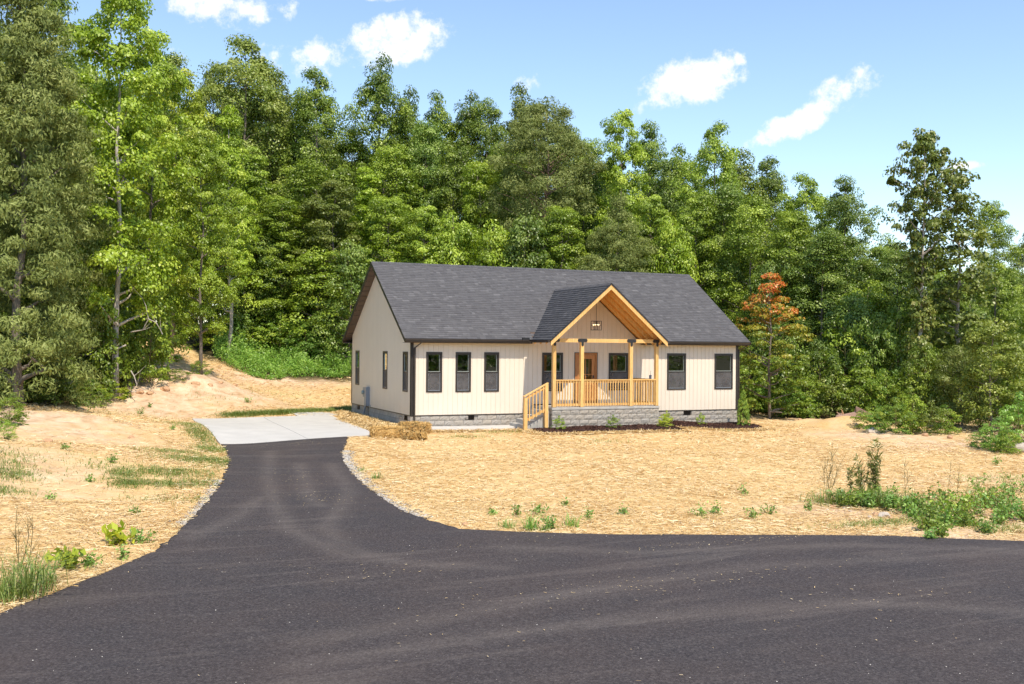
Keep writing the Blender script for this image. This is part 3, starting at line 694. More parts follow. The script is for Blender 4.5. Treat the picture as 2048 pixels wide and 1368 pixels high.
def vent(P, u0, u1):
    v = hpart(MB().quadbox([P(u0, -.10, -.225), P(u1, -.10, -.225), P(u1, -.03, -.225), P(u0, -.03, -.225), P(u0, -.10, -.04), P(u1, -.10, -.04), P(u1, -.03, -.04), P(u0, -.03, -.04)]), 'foundation_vent', 'black')
    b = MB(); e = .012
    for a0, a1, q0, q1 in ((u0, u1, -.055, -.04), (u0, u1, -.225, -.21), (u0, u0+e, -.21, -.055), (u1-e, u1, -.21, -.055)):
        b.quadbox([P(a0, -.029, q0), P(a1, -.029, q0), P(a1, .012, q0), P(a0, .012, q0), P(a0, -.029, q1), P(a1, -.029, q1), P(a1, .012, q1), P(a0, .012, q1)])
    part(b.build('vent_frame', 'bronze'), v)
    for k in range(4):
        z = -.075-k*.036; b = MB()
        b.quadbox([P(u0+e, -.02, z-.016), P(u1-e, -.02, z-.016), P(u1-e, .008, z-.022), P(u0+e, .008, z-.022), P(u0+e, -.02, z-.010), P(u1-e, -.02, z-.010), P(u1-e, .008, z-.016), P(u0+e, .008, z-.016)])
        part(b.build('slat', 'bronze'), v)
vent(Pf, 2.25, 2.64); vent(Pf, 12.36, 12.75); vent(Ps, .37, .77); vent(Ps, 7.75, 8.06)

# main roof
RX0, RX1 = -OG, W+OG
def shingles(name, org, ud, vd, U0, U1, Vlen, parent, clip=None, expo=.143, seed=1, gap=None):
    """courses of laminated tabs, each tab a thin wedge with its own thickness and shade"""
    r = np.random.default_rng(seed); org, ud, vd = map(np.array, (org, ud, vd)); nd = np.cross(ud, vd); nd = nd/np.linalg.norm(nd)
    if nd[2] < 0: nd = -nd
    V = []; T = []; nC = int(Vlen/expo)+1
    for j in range(nC):
        v0 = j*expo; v1 = min(v0+expo*1.04, Vlen)
        if v1-v0 < .01: continue
        a, b = (U0, U1) if clip is None else clip(v0)
        u = a-r.random()*.3; sh = r.normal(0, .04)
        while u < b:
            wdt = r.choice([.09, .13, .17, .22, .28])*(.9+.2*r.random()); e0, e1 = max(u, a), min(u+wdt, b)
            if gap and v0 < gap[2] and gap[0] < (e0+e1)/2 < gap[1]: u += wdt; continue
            if e1-e0 > .01:
                h = .012+.016*r.random(); dv = r.normal(0, .004) if j else 0
                p = lambda uu, vv, hh: org+ud*uu+vd*vv+nd*hh
                V += [p(e0, v0+dv, h), p(e1, v0+dv, h), p(e1, v1, .004), p(e0, v1, .004), p(e0, v0+dv, .0), p(e1, v0+dv, .0)]
                tt = np.clip(.45+sh+r.normal(0, .15), 0, 1); T += [tt]*6
            u += wdt
    V = np.array(V); n = len(V)//6; k = np.arange(n)[:, None]*6
    F = np.vstack([k+np.array([[0, 1, 2, 3]]), k+np.array([[4, 5, 1, 0]])])
    me = np_mesh(name, V, F, 'shingle', tint=T); o = obj(name, me); o.parent = parent; o['kind'] = 'stuff'
    return o
sl_len = math.hypot(YM+OE, ZR-ZE); vdir = np.array([0, (YM+OE)/sl_len, (ZR-ZE)/sl_len])
roof = MB()
CUT0, CUT1 = XC-2.46, XC+2.46      # the eave is cut away where the porch roof joins
for xa_, xb_ in ((RX0, CUT0), (CUT1, RX1)):
    roof.quadbox([(xa_, -OE, ZE-.045), (xb_, -OE, ZE-.045), (xb_, .0, ZE+S*OE-.045), (xa_, .0, ZE+S*OE-.045), (xa_, -OE, ZE-.004), (xb_, -OE, ZE-.004), (xb_, .0, ZE+S*OE-.004), (xa_, .0, ZE+S*OE-.004)])
for ya, yb in ((.001, YM), (D+OE, YM)):
    ZE_ = ZE+S*OE if ya < 1 else ZE
    roof.quadbox([(RX0, ya, ZE_-.045), (RX1, ya, ZE_-.045), (RX1, yb, ZR-.045), (RX0, yb, ZR-.045), (RX0, ya, ZE_-.004), (RX1, ya, ZE_-.004), (RX1, yb, ZR-.004), (RX0, yb, ZR-.004)])
roof = hpart(roof, 'roof', 'soffit')
shingles('shingles', (0, -OE-.02, ZE-.012), (1, 0, 0), vdir, RX0-.01, RX1+.01, sl_len+.02, roof, seed=3, gap=(CUT0, CUT1, .53))
shingles('shingles', (0, D+OE+.02, ZE-.012), (1, 0, 0), vdir*np.array([1, -1, 1]), RX0-.01, RX1+.01, sl_len+.02, roof, expo=.286, seed=4)
def ridge_caps(name, p0, p1, slope, parent, step=.145, across=.15):
    p0, p1 = np.array(p0, float), np.array(p1, float); Ln = np.linalg.norm(p1-p0); d = (p1-p0)/Ln; sd = np.array([-d[1], d[0], 0]); b = MB()
    n = int(Ln/step)
    for i in range(n):
        q = p0+d*i*Ln/n; e = q+d*(Ln/n+.03); h = .022+.006*random.random()
        lo = lambda c, s, hh: c+sd*s*across+np.array([0, 0, hh-across*slope])
        for s in (-1, 1):
            b.quadbox([q+np.array([0, 0, h-.02]), e+np.array([0, 0, h-.02]), lo(e, s, h-.02), lo(q, s, h-.02), q+np.array([0, 0, h+.008]), e+np.array([0, 0, h]), lo(e, s, h), lo(q, s, h+.008)])
    o = b.build(name, 'shingle'); at = o.data.attributes.new('tint', 'FLOAT', 'POINT'); at.data.foreach_set('value', np.repeat(rng.uniform(.1, .5, len(b.v)//8), 8).astype(np.float32))
    o.parent = parent; o['kind'] = 'stuff'; return o
ridge_caps('ridge_cap', (RX0+.03, YM, ZR), (RX1-.03, YM, ZR), S, roof)
# vented ridge strip, a dark line under the caps
part(MB().box(RX0+.25, RX1-.25, YM-.11, YM+.11, ZR-.075, ZR-.035).build('ridge_vent', 'black'), roof)
# rake fascia, rake soffit strips, eave fascia and soffit
for X in (RX0, RX1):
    s = 1 if X < 1 else -1
    b = MB()
    for ya, yb in ((-OE, YM), (D+OE, YM)):
        b.quadbox([(X-.006*s, ya, ZE-.16), (X+.02*s, ya, ZE-.16), (X+.02*s, yb, ZR-.16), (X-.006*s, yb, ZR-.16), (X-.006*s, ya, ZE-.002), (X+.02*s, ya, ZE-.002), (X+.02*s, yb, ZR-.002), (X-.006*s, yb, ZR-.002)])
    part(b.build('rake_fascia', 'bronze'), roof)
    e0 = X+.021*s; e1 = (0 if s > 0 else W)
    n = 16
    for ya, yb in ((-OE, YM), (D+OE, YM)):
        for i in range(n):      # ribbed soffit panels up the rake
            t0, t1 = i/n+.003, (i+1)/n-.003
            y0, y1 = ya+(yb-ya)*t0, ya+(yb-ya)*t1; q0, q1 = ZE+(ZR-ZE)*t0-.15, ZE+(ZR-ZE)*t1-.15
            part(MB().quadbox([(e0, y0, q0), (e1, y0, q0), (e1, y1, q1), (e0, y1, q1), (e0, y0, q0+.012), (e1, y0, q0+.012), (e1, y1, q1+.012), (e0, y1, q1+.012)]).build('soffit_panel', 'soffit'), roof)
for X0, X1 in ((RX0+.021, XC-PE+.02), (XC+PE-.02, RX1-.021)):
    part(MB().box(X0, X1, -OE, -OE+.022, ZE-.155, ZE-.012).build('eave_fascia', 'bronze'), roof)
    part(MB().box(X0, X1, -OE+.023, -.002, ZE-.17, ZE-.155).build('eave_soffit', 'soffit'), roof)
part(MB().box(RX0+.021, RX1-.021, D+OE-.022, D+OE, ZE-.155, ZE-.012).box(RX0+.021, RX1-.021, D+.002, D+OE-.023, ZE-.17, ZE-.155).build('eave_fascia', 'bronze'), roof)
part(MB().box(RX0+.021, RX0+.34, D+.002, D+OE-.003, ZE-.19, ZE-.171).build('eave_return', 'soffit'), roof)
# gutters (K profile) and downspouts
def gutter(X0, X1):
    y = -OE-.002; b = MB()
    prof = [(y, 2.955), (y, 2.845), (y-.055, 2.845), (y-.075, 2.87), (y-.075, 2.90), (y-.115, 2.935), (y-.115, 2.965), (y-.106, 2.965), (y-.106, 2.938), (y-.06, 2.90), (y-.06, 2.87), (y-.05, 2.858), (y-.01, 2.858), (y-.01, 2.955)]
    b.prism([(X0, p[0], p[1]) for p in prof], (X1-X0, 0, 0)); b.box(X0, X0+.012, y-.112, y-.0105, 2.8585, 2.96); b.box(X1-.012, X1, y-.112, y-.0105, 2.8585, 2.96)
    return hpart(b, 'gutter', 'gutter')
gutter(RX0, 4.80); gutter(XC+PE+.03, RX1)
hpart(MB().box(4.52, 4.82, -OE-.10, -OE-.012, 2.966, 3.055), 'splash_guard', 'black')
sp = MB(); sp.box(.10, .165, -.105, -.035, -.36, 2.62).quadbox([(.10, -.105, 2.62), (.165, -.105, 2.62), (.165, -.035, 2.62), (.10, -.035, 2.62), (.30, -.43, 2.845), (.365, -.43, 2.845), (.365, -.37, 2.845), (.30, -.37, 2.845)])
hpart(sp, 'downspout', 'gutter'); hpart(MB().box(.09, .175, -.115, -.028, -.50, -.30), 'downspout_adapter', 'black')
sp = MB(); sp.box(W+.03, W+.095, .0, .065, -.6, 2.6).quadbox([(W+.03, .0, 2.6), (W+.095, 0, 2.6), (W+.095, .065, 2.6), (W+.03, .065, 2.6), (W+.22, -.44, 2.845), (W+.285, -.44, 2.845), (W+.285, -.38, 2.845), (W+.22, -.38, 2.845)])
hpart(sp, 'downspout', 'gutter')

# electric meter on the gable wall
me_ = bpy.data.objects.new('electric_meter', None); link(me_); part(me_)
def msub(mb, nm, mat, sm=False): return part(mb.build(nm, mat, None, sm), me_)
msub(MB().box(-.19, -.014, 5.86, 6.16, .03, .86), 'breaker_box', 'grey'); msub(MB().box(-.165, -.014, 6.17, 6.50, .42, .84), 'meter_box', 'grey')
msub(MB().tube([(-.166, 6.335, .62), (-.20, 6.335, .62), (-.26, 6.335, .62), (-.27, 6.335, .62)], [.085, .085, .08, .05], 16), 'meter_dial', 'sash', True)
msub(MB().tube([(-.09, 6.34, .42), (-.09, 6.35, .0), (-.12, 6.42, -.25), (-.14, 6.45, -.6)], .045, 10), 'conduit', 'grey', True)
msub(MB().tube([(-.05, 5.99, .03), (-.05, 5.99, -.7)], .012, 6), 'ground_wire', 'black'); msub(MB().box(-.06, -.014, 5.72, 5.80, -.03, .07), 'junction_box', 'sash')
for y in (1.35, 1.12): hpart(MB().tube([(.0, y, -.11), (-.03, y, -.11)], .03, 10), 'pipe_stub', 'sash', smooth=True)

# ------------------------------------------------------------------ porch
FZ = .318
px0, px1, pyf = 5.215, 10.035, -1.80
pb = hpart(MB().box(px0+.03, px1-.03, pyf+.03, -.001, -1.2, FZ-.102), 'porch_base', 'mortar')
H = .188
k = 0; z = FZ-.102-H
while z > -1.0:
    for (u0, u1, P, rot, rev) in ((px0, px1, lambda u, d, q: (u, pyf, q), 0, False), (pyf, 0, lambda u, d, q: (px0, u, q), -pi/2, True), (pyf, 0, lambda u, d, q: (px1, u, q), pi/2, False)):
        u = u0-(.2 if k % 2 else 0)
        while u < u1-.02:
            a, b_ = max(u, u0), min(u+.39, u1)
            if b_-a > .04: block(b_ if rev else a, z, b_-a, H, P, rot, pb, True)
            u += .4
    z -= .2; k += 1
slab_ = MB().box(px0-.025, px1+.025, pyf-.03, -.03, FZ-.10, FZ-.002).build('porch_slab', 'step'); part(slab_, pb)
md = slab_.modifiers.new('edge', 'BEVEL'); md.width = .015; md.segments = 2
hpart(MB().box(px0, px1, -.029, -.0135, FZ-.03, FZ+.035), 'base_flashing', 'bronze')
# posts with dark boots, beams and T straps
PX = [(5.235, 5.37), (6.45, 6.59), (8.675, 8.815), (9.885, 10.02)]
for i, (a, c) in enumerate(PX):
    p = hpart(MB().box(a, c, pyf+.004, pyf+.14, FZ+.012, 2.879), 'porch_post', 'pine')
    part(MB().box(a-.006, c+.006, pyf-.003, pyf+.146, FZ-.0015, FZ+.0115).build('post_base', 'black'), p)
    m_ = (a+c)/2; y = pyf-.012
    def plate(cx, l, r_):
        pts = []
        R = .068; zc = 2.962
        for j in range(9):
            th = pi/2+pi*j/8
            pts.append((cx-l+R*.55+R*cos(th)*.9, zc+R*sin(th)))
        pts += [(cx-.052, zc-R), (cx-.052, 2.80)]
        for j in range(7):
            th = pi+pi*j/6; pts.append((cx+.052*cos(th), 2.785+.052*sin(th)))
        pts += [(cx+.052, 2.80), (cx+.052, zc-R)]
        for j in range(9):
            th = -pi/2+pi*j/8
            pts.append((cx+r_-R*.55+R*cos(th)*.9, zc+R*sin(th)))
        return pts
    l, r_ = (.19, .19)
    if i == 0: l = .075
    if i == 3: r_ = .075
    part(MB().prism([(q[0], y, q[1]) for q in plate(m_, l, r_)], (0, .012, 0)).build('strap', 'black'), p)
    for bx_, bz in ((m_, 2.80), (m_-l*.6, 2.96), (m_+r_*.6, 2.96)):
        part(MB().tube([(bx_, y, bz), (bx_, y-.008, bz)], .014, 6).build('bolt', 'black'), p)
hpart(MB().box(5.10, 10.15, pyf+.001, pyf+.14, 2.88, 3.03), 'porch_beam', 'pine')
hpart(MB().box(5.235, 5.37, pyf+.141, -.014, 2.881, 3.029), 'porch_beam', 'pine')
hpart(MB().box(9.885, 10.02, pyf+.141, -.014, 2.881, 3.029), 'porch_beam', 'pine')
# porch roof: deck planks, rafters, rake boards, shingles
yint = lambda zz: (zz-ZE)/S-OE
pr = MB()
for s in (-1, 1):
    e = XC+s*PE; ze_ = PZ-PS*PE
    pr.quadbox([(e, PYF+.0, ze_-.03), (XC, PYF+.0, PZ-.03), (XC, yint(PZ)+.1, PZ-.03), (e, yint(ze_)+.1, ze_-.03), (e, PYF, ze_-.004), (XC, PYF, PZ-.004), (XC, yint(PZ)+.1, PZ-.004), (e, yint(ze_)+.1, ze_-.004)])
pr = hpart(pr, 'porch_roof', 'black')
psl = math.hypot(PE, PS*PE)
for s, sd in ((-1, 11), (1, 12)):
    vd = np.array([-s*PE/psl, 0, PS*PE/psl])
    shingles('shingles', (XC+s*(PE+.02), 0, PZ-PS*(PE+.02)), (0, 1, 0), vd, 0, 0, psl+.02, pr, clip=lambda v: (PYF-.015, yint(PZ-PS*PE+v*PS*PE/psl)+.06), seed=sd)
    n = 25
    for i in range(n):      # plank ceiling, boards run front to back
        t0, t1 = (i+.04)/n, (i+.96)/n; xa, xb = XC+s*PE*(1-t0), XC+s*PE*(1-t1)
        za, zb = PZ-PS*abs(xa-XC)-.052, PZ-PS*abs(xb-XC)-.052
        yb_ = -.001
        part(MB().quadbox([(xa, PYF+.045, za), (xb, PYF+.045, zb), (xb, yb_, zb), (xa, yb_, za), (xa, PYF+.045, za+.021), (xb, PYF+.045, zb+.021), (xb, yb_, zb+.021), (xa, yb_, za+.021)]).build('ceiling_plank', 'plank'), pr)
    def rafter(y0, y1, drop0, drop1, nm, ext=0.0):
        xa = XC+s*(PE+ext); za = PZ-PS*(PE+ext)
        b = MB().quadbox([(xa, y0, za-drop1), (XC, y0, PZ-drop1), (XC, y1, PZ-drop1), (xa, y1, za-drop1), (xa, y0, za-drop0), (XC, y0, PZ-drop0), (XC, y1, PZ-drop0), (xa, y1, za-drop0)])
        return part(b.build(nm, 'pine'), pr)
    rafter(PYF, PYF+.04, .032, .245, 'rake_board')
    for yr in (-1.62, -1.07, -.52): rafter(yr-.02, yr+.02, .0525, .215, 'rafter', -.03)
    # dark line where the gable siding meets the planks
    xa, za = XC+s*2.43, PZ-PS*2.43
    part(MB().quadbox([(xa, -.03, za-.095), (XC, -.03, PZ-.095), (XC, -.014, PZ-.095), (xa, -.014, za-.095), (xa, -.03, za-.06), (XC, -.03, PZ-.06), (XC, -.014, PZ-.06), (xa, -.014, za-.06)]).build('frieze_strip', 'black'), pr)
    # drip edge on the rake and a gutter along the porch eave
    xa, za = XC+s*(PE+.012), PZ-PS*(PE+.012)
    part(MB().quadbox([(xa, PYF-.022, za-.05), (XC, PYF-.022, PZ-.05), (XC, PYF-.0005, PZ-.05), (xa, PYF-.0005, za-.05), (xa, PYF-.022, za+.016), (XC, PYF-.022, PZ+.016), (XC, PYF-.0005, PZ+.016), (xa, PYF-.0005, za+.016)]).build('drip_edge', 'black'), pr)
    xe = XC+s*(PE+.004); zz = PZ-PS*PE
    g = MB().box(min(xe, xe+s*.10), max(xe, xe+s*.10), PYF+.03, -OE-.125, zz-.115, zz-.025); part(g.build('gutter', 'gutter'), pr)
ridge_caps('ridge_cap', (XC, PYF-.01, PZ), (XC, yint(PZ), PZ), PS, pr, across=.13)

# railing: rails and single balusters
TZ = FZ+1.09
def rail_run(name, a, c, along_x, fixed, out, n):
    r0 = bpy.data.objects.new(name, None); link(r0); part(r0)
    def bb(u0, u1, d0, d1, q0, q1):
        lo, hi = sorted((fixed+d0*out, fixed+d1*out))
        return MB().box(u0, u1, lo, hi, q0, q1) if along_x else MB().box(lo, hi, u0, u1, q0, q1)
    part(bb(a, c, -.09, .055, TZ-.038, TZ).build('cap_rail', 'pine'), r0)
    part(bb(a, c, -.035, .003, TZ-.128, TZ-.039).build('top_rail', 'pine'), r0)
    part(bb(a, c, -.035, .003, FZ+.055, FZ+.145).build('bottom_rail', 'pine'), r0)
    stp = (c-a)/n
    for i in range(n):
        u = a+stp*(i+.5); part(bb(u-.018, u+.018, .0035, .039, FZ+.035, TZ-.04).build('baluster', 'pine'), r0)
ry = pyf+.06
rail_run('porch_railing', PX[0][1], PX[1][0], True, ry, -1, 9)
rail_run('porch_railing', PX[1][1], PX[2][0], True, ry, -1, 18)
rail_run('porch_railing', PX[2][1], PX[3][0], True, ry, -1, 9)
rail_run('porch_railing', pyf+.14, -.02, False, 9.95, 1, 13)

# concrete steps down the end of the porch, with a timber handrail
st = hpart(MB().box(4.95, px0-.026, -1.55, -.25, -1.0, FZ-.12), 'porch_steps', 'step')
for i, (xa, xb, zt) in enumerate(((4.92, 5.18, FZ-.17), (4.64, 4.95, FZ-.335), (4.36, 4.68, FZ-.50), (4.08, 4.40, FZ-.665))):
    o = MB().box(xa, xb, -1.60, -.20, zt-.165-(.6 if i < 3 else .3), zt).build('tread', 'step'); part(o, st)
    md = o.modifiers.new('edge', 'BEVEL'); md.width = .014; md.segments = 2
hr = bpy.data.objects.new('stair_railing', None); link(hr); part(hr)
yh = -1.74
pA, pB_ = (4.02, 4.155), (4.905, 5.04)
part(MB().box(*pA, yh-.065, yh+.065, -.75, .72).build('newel_post', 'pine'), hr); part(MB().box(*pB_, yh-.065, yh+.065, -.75, 1.235).build('newel_post', 'pine'), hr)
sl_ = (1.255-.735)/(pB_[1]-pA[0])
lz = lambda x, b0: b0+(x-pA[0])*sl_
def sloped(x0, x1, y0, y1, zb, th, nm):
    part(MB().quadbox([(x0, y0, lz(x0, zb)), (x1, y0, lz(x1, zb)), (x1, y1, lz(x1, zb)), (x0, y1, lz(x0, zb)), (x0, y0, lz(x0, zb)+th), (x1, y0, lz(x1, zb)+th), (x1, y1, lz(x1, zb)+th), (x0, y1, lz(x0, zb)+th)]).build(nm, 'pine'), hr)
sloped(pA[0]-.01, pB_[1]+.0, yh-.07, yh+.07, .742, .038, 'cap_rail'); sloped(pA[1], pB_[0], yh-.02, yh+.018, .60, .09, 'top_rail'); sloped(pA[1], pB_[0], yh-.02, yh+.018, -.27, .10, 'bottom_rail')
for i in range(5):
    x = pA[1]+(pB_[0]-pA[1])*(i+.6)/5.1
    part(MB().box(x-.018, x+.018, yh-.057, yh-.0205, lz(x, -.30), lz(x, .72)).build('baluster', 'pine'), hr)

# caged pendant lamp hanging in the gable, and a cup on the side rail
lamp = empty('pendant_lamp', (XC, -.9, 3.39), 'black open-cage pendant lamp with glowing bulbs hanging in the porch gable', 'lamp')
def lsub(mb, nm, mat, sm=False): o = mb.build(nm, mat, lamp, sm); o.location = -lamp.location; return o
hw, zb, zt = .155, 3.39, 3.77; lx, ly = XC, -.9
cage = MB()
rod = .009
for sx in (-1, 1):
    for sy in (-1, 1): cage.box(lx+sx*hw-rod, lx+sx*hw+rod, ly+sy*hw-rod, ly+sy*hw+rod, zb, zt)
for q in (zb, (zb+zt)/2, zt-.018):
    for sy in (-1, 1): cage.box(lx-hw+rod+.0005, lx+hw-rod-.0005, ly+sy*hw-rod*.9, ly+sy*hw+rod*.9, q+.0005, q+.0175)
    for sx in (-1, 1): cage.box(lx+sx*hw-rod*.9, lx+sx*hw+rod*.9, ly-hw+rod+.0005, ly+hw-rod-.0005, q+.001, q+.017)
for f_ in (-.36, .36):
    for sy in (-1, 1): cage.box(lx+hw*f_-.006, lx+hw*f_+.006, ly+sy*hw-.005, ly+sy*hw+.005, zb+.018, zt-.019)
lsub(cage, 'cage', 'black'); lsub(MB().tube([(lx, ly, zt), (lx, ly, 4.99)], .009, 6), 'stem', 'black'); lsub(MB().tube([(lx, ly, 4.95), (lx, ly, 5.0)], .06, 10), 'canopy', 'black')
lsub(MB().box(lx-hw, lx+hw, ly-.006, ly+.006, zt-.016, zt-.004).box(lx-.012, lx+.012, ly-.012, ly+.012, zt-.20, zt-.017), 'socket_bar', 'black')
for j in range(4):
    th = pi/4+j*pi/2; dx, dy = .075*cos(th), .075*sin(th)
    b = lsub(MB().tube([(lx+dx*.2, ly+dy*.2, zt-.20), (lx+dx*.6, ly+dy*.6, zt-.185), (lx+dx, ly+dy, zt-.175)], [.012, .014, .014], 8), 'socket', 'black')
    lsub(MB().tube([(lx+dx, ly+dy, zt-.175), (lx+dx*1.35, ly+dy*1.35, zt-.17), (lx+dx*1.75, ly+dy*1.75, zt-.165), (lx+dx*1.95, ly+dy*1.95, zt-.163)], [.014, .028, .026, .008], 10), 'bulb', 'bulb', True)
cup = empty('cup', (9.93, -1.30, TZ+.001), 'small grey cup with a straw standing on the porch side rail', 'cup')
o = MB().tube([(0, 0, 0), (0, 0, .01), (0, 0, .15), (0, 0, .158)], [.042, .045, .055, .05], 14).build('body', 'grey', cup, True)
MB().tube([(.01, 0, .158), (.02, 0, .34)], .006, 6).build('straw', 'black', cup)

# ------------------------------------------------------------------ plants
def leaf_quads(C_, N_, L_, Wd, r, fold=.0):
    """rhombic leaves: centres C_, normals N_, lengths L_, widths Wd -> verts, faces"""
    n = len(C_); N_ = N_/(np.linalg.norm(N_, axis=1, keepdims=True)+1e-9)
    a = r.standard_normal((n, 3)); a -= N_*(a*N_).sum(1, keepdims=True); a /= np.linalg.norm(a, axis=1, keepdims=True)+1e-9; b = np.cross(N_, a)
    L2 = (L_/2)[:, None]; W2 = (Wd/2)[:, None]
    V = np.stack([C_-a*L2, C_+b*W2+N_*W2*fold-a*L2*.1, C_+a*L2, C_-b*W2+N_*W2*fold-a*L2*.1], 1).reshape(-1, 3)
    return V, np.arange(n*4).reshape(n, 4)
def wiggle(p0, p1, r, n=5, amp=.06):
    p0, p1 = np.array(p0, float), np.array(p1, float); L_ = np.linalg.norm(p1-p0); t = np.linspace(0, 1, n)
    return [p0+(p1-p0)*q+(r.normal(0, amp*L_, 3)*np.array([1, 1, .4]) if 0 < q < 1 else 0) for q in t]
ARCH = {}
def arch_tree(key, seed, H, R, base, prof, nclus, nleaf, lsize, crad=(.5, .95), flat=.55, trunk=.2, lean=0, aspect=.68, inner=.45, tintfn=None, nlimb=26, droop=0.0, upbias=.9, mode='leaf'):
    """one tree kind: trunk mesh (stem, limbs) and crown mesh (leaf clumps carried by the limbs)"""
    r = np.random.default_rng(seed)
    bend = r.normal(0, .012*H, (6, 2)); bend[0] = 0
    th = np.linspace(0, 1, 6); ax = lambda t: np.array([np.interp(t, th, bend[:, 0])+lean*t*H*.1, np.interp(t, th, bend[:, 1]), t*H*.97])
    # uneven lobes: the radius changes with direction and height
    ph = r.uniform(0, 6.28, 8); am = r.uniform(.06, .2, 8)
    def lobes(an, t): return 1+sum(am[i]*np.sin((i % 4+1)*an+ph[i]+t*(3+2*i)) for i in range(8))*.7
    cl = []; tr_ = 0
    while len(cl) < nclus and tr_ < nclus*20:
        tr_ += 1; t = r.random()**.85; an = r.uniform(0, 6.283); rad = prof(t)*R*lobes(an, t)
        if r.random() > .25+prof(t): continue
        q = inner+(1-inner)*math.sqrt(r.random()); zt = base+(1-base)*t; c = ax(zt)
        cl.append((c[0]+cos(an)*rad*q, c[1]+sin(an)*rad*q, zt*H+r.normal(0, .15)-droop*rad*q, an, t, q))
    cl = np.array(cl); m_ = MB()
    m_.tube([ax(t)-np.array([0, 0, .35 if t == 0 else 0]) for t in np.linspace(0, 1, 9)], [trunk*1.25]+[trunk*(1-.93*t)+.01 for t in np.linspace(0, 1, 9)[1:]], 8)
    for i in r.choice(len(cl), min(nlimb, len(cl)), replace=False):
        c = cl[i, :3]; tz = max(base*.75, min(.97, c[2]/H-.35*np.hypot(c[0], c[1])/H)); p0 = ax(tz); m_.tube(wiggle(p0, c, r), np.linspace(trunk*(1-.9*tz)*.5+.012, .008, 5), 5, False)
    # leaves
    per = np.maximum(6, (nleaf/len(cl)*r.uniform(.5, 1.5, len(cl))).astype(int)); idx = np.repeat(np.arange(len(cl)), per); n = len(idx)
    cr = r.uniform(*crad, len(cl)); g = r.standard_normal((n, 3)); g /= np.linalg.norm(g, axis=1, keepdims=True); rad = r.random(n)**.3
    if mode == 'leaf': g[:, 2] = np.where((g[:, 2] < -.15) & (r.random(n) < .8), -g[:, 2], g[:, 2])
    off = g*rad[:, None]*cr[idx][:, None]*np.array([1, 1, flat])
    P = cl[idx, :3]+off; P[:, 2] -= .12*np.hypot(off[:, 0], off[:, 1])
    out = np.stack([np.cos(cl[idx, 3]), np.sin(cl[idx, 3]), np.zeros(n)], 1)
    Nn = r.standard_normal((n, 3))*.55+np.array([0, 0, upbias*.6])+out*.25+g*1.0
    if mode == 'leaf': L_ = lsize*r.uniform(.65, 1.3, n); Wd = L_*aspect
    else: L_ = lsize*r.uniform(.6, 1.6, n); Wd = L_*r.uniform(.2, .36, n)
    V, F = leaf_quads(P, Nn, L_, Wd, r, .25)
    ct = r.normal(.48, .16, len(cl)); tint = ct[idx]+r.normal(0, .15, n)
    if tintfn is not None: tint = tintfn(P[:, 2]/H, np.hypot(P[:, 0], P[:, 1])/R, r, n)+r.normal(0, .08, n)
    tint = np.repeat(np.clip(tint, 0, 1), 4)
    ARCH[key] = dict(H=H, R=R, trunk=m_.mesh('trunk', 'bark', True), crown=np_mesh('crown', V, F, 'lf_mid', tint=tint))
dome = lambda t: max(0., math.sin(pi*min(1, (t*.86+.14))))**.6*(1-.15*t)
tall = lambda t: (.62+.38*math.sin(pi*t*.9+.3))*(1-t**7*.7)
cone = lambda t: (1-t)**.75*.95+.07
spire = lambda t: (math.sin(pi*(.14+.78*t**.9)))**.6*(1-.22*t)
egg = lambda t: math.sqrt(max(0, 1-(t*1.9-.75)**2)) if t*1.9-.75 < 1 else .05
arch_tree('oak1', 1, 20, 3.6, .26, tall, 150, 33000, .185, crad=(.6, 1.35), flat=.75, trunk=.2, inner=.35)
arch_tree('oak2', 2, 20, 3.8, .16, dome, 160, 33000, .185, crad=(.6, 1.4), flat=.75, trunk=.2, inner=.35)
arch_tree('oak3', 3, 20, 2.6, .34, tall, 115, 23000, .185, crad=(.55, 1.2), flat=.8, inner=.25, trunk=.19)
arch_tree('oak4', 4, 20, 3.4, .12, spire, 155, 33000, .18, crad=(.6, 1.3), flat=.7, trunk=.19, inner=.35)
arch_tree('gum1', 5, 17, 3.3, .17, spire, 190, 42000, .17, crad=(.45, 1.05), flat=.6, trunk=.17, inner=.3)
arch_tree('gum2', 6, 17, 3.0, .22, cone, 170, 33000, .165, crad=(.45, 1.0), flat=.6, trunk=.17, inner=.3)
arch_tree('low1', 7, 9, 2.8, .06, dome, 130, 16000, .17, crad=(.45, 1.0), flat=.7, trunk=.1, nlimb=20)
arch_tree('low2', 8, 9, 2.5, .04, spire, 130, 16000, .17, crad=(.45, .95), flat=.7, trunk=.1, nlimb=20)
arch_tree('cedar1', 9, 16, 3.6, .06, lambda t: (1-t)**.6*.9+.1, 640, 105000, .17, crad=(.45, .95), flat=.42, trunk=.22, inner=.35, droop=.25, mode='spray', upbias=.5)
arch_tree('cedar2', 10, 12, 3.0, .04, egg, 430, 70000, .16, crad=(.4, .9), flat=.42, trunk=.16, inner=.4, droop=.2, mode='spray', upbias=.5)
arch_tree('pine1', 11, 20, 4.6, .52, dome, 300, 55000, .2, crad=(.5, 1.1), flat=.55, trunk=.26, inner=.3, mode='spray', upbias=.6, nlimb=60)
arch_tree('bush1', 12, 3, 1.6, .0, dome, 70, 4600, .13, crad=(.25, .5), trunk=.03, nlimb=14)
arch_tree('bush2', 13, 3, 1.4, .0, egg, 70, 4600, .12, crad=(.22, .45), trunk=.03, nlimb=14)
arch_tree('bush3', 14, 3, 1.9, .0, dome, 80, 5200, .11, crad=(.25, .5), flat=.7, trunk=.03, nlimb=14)
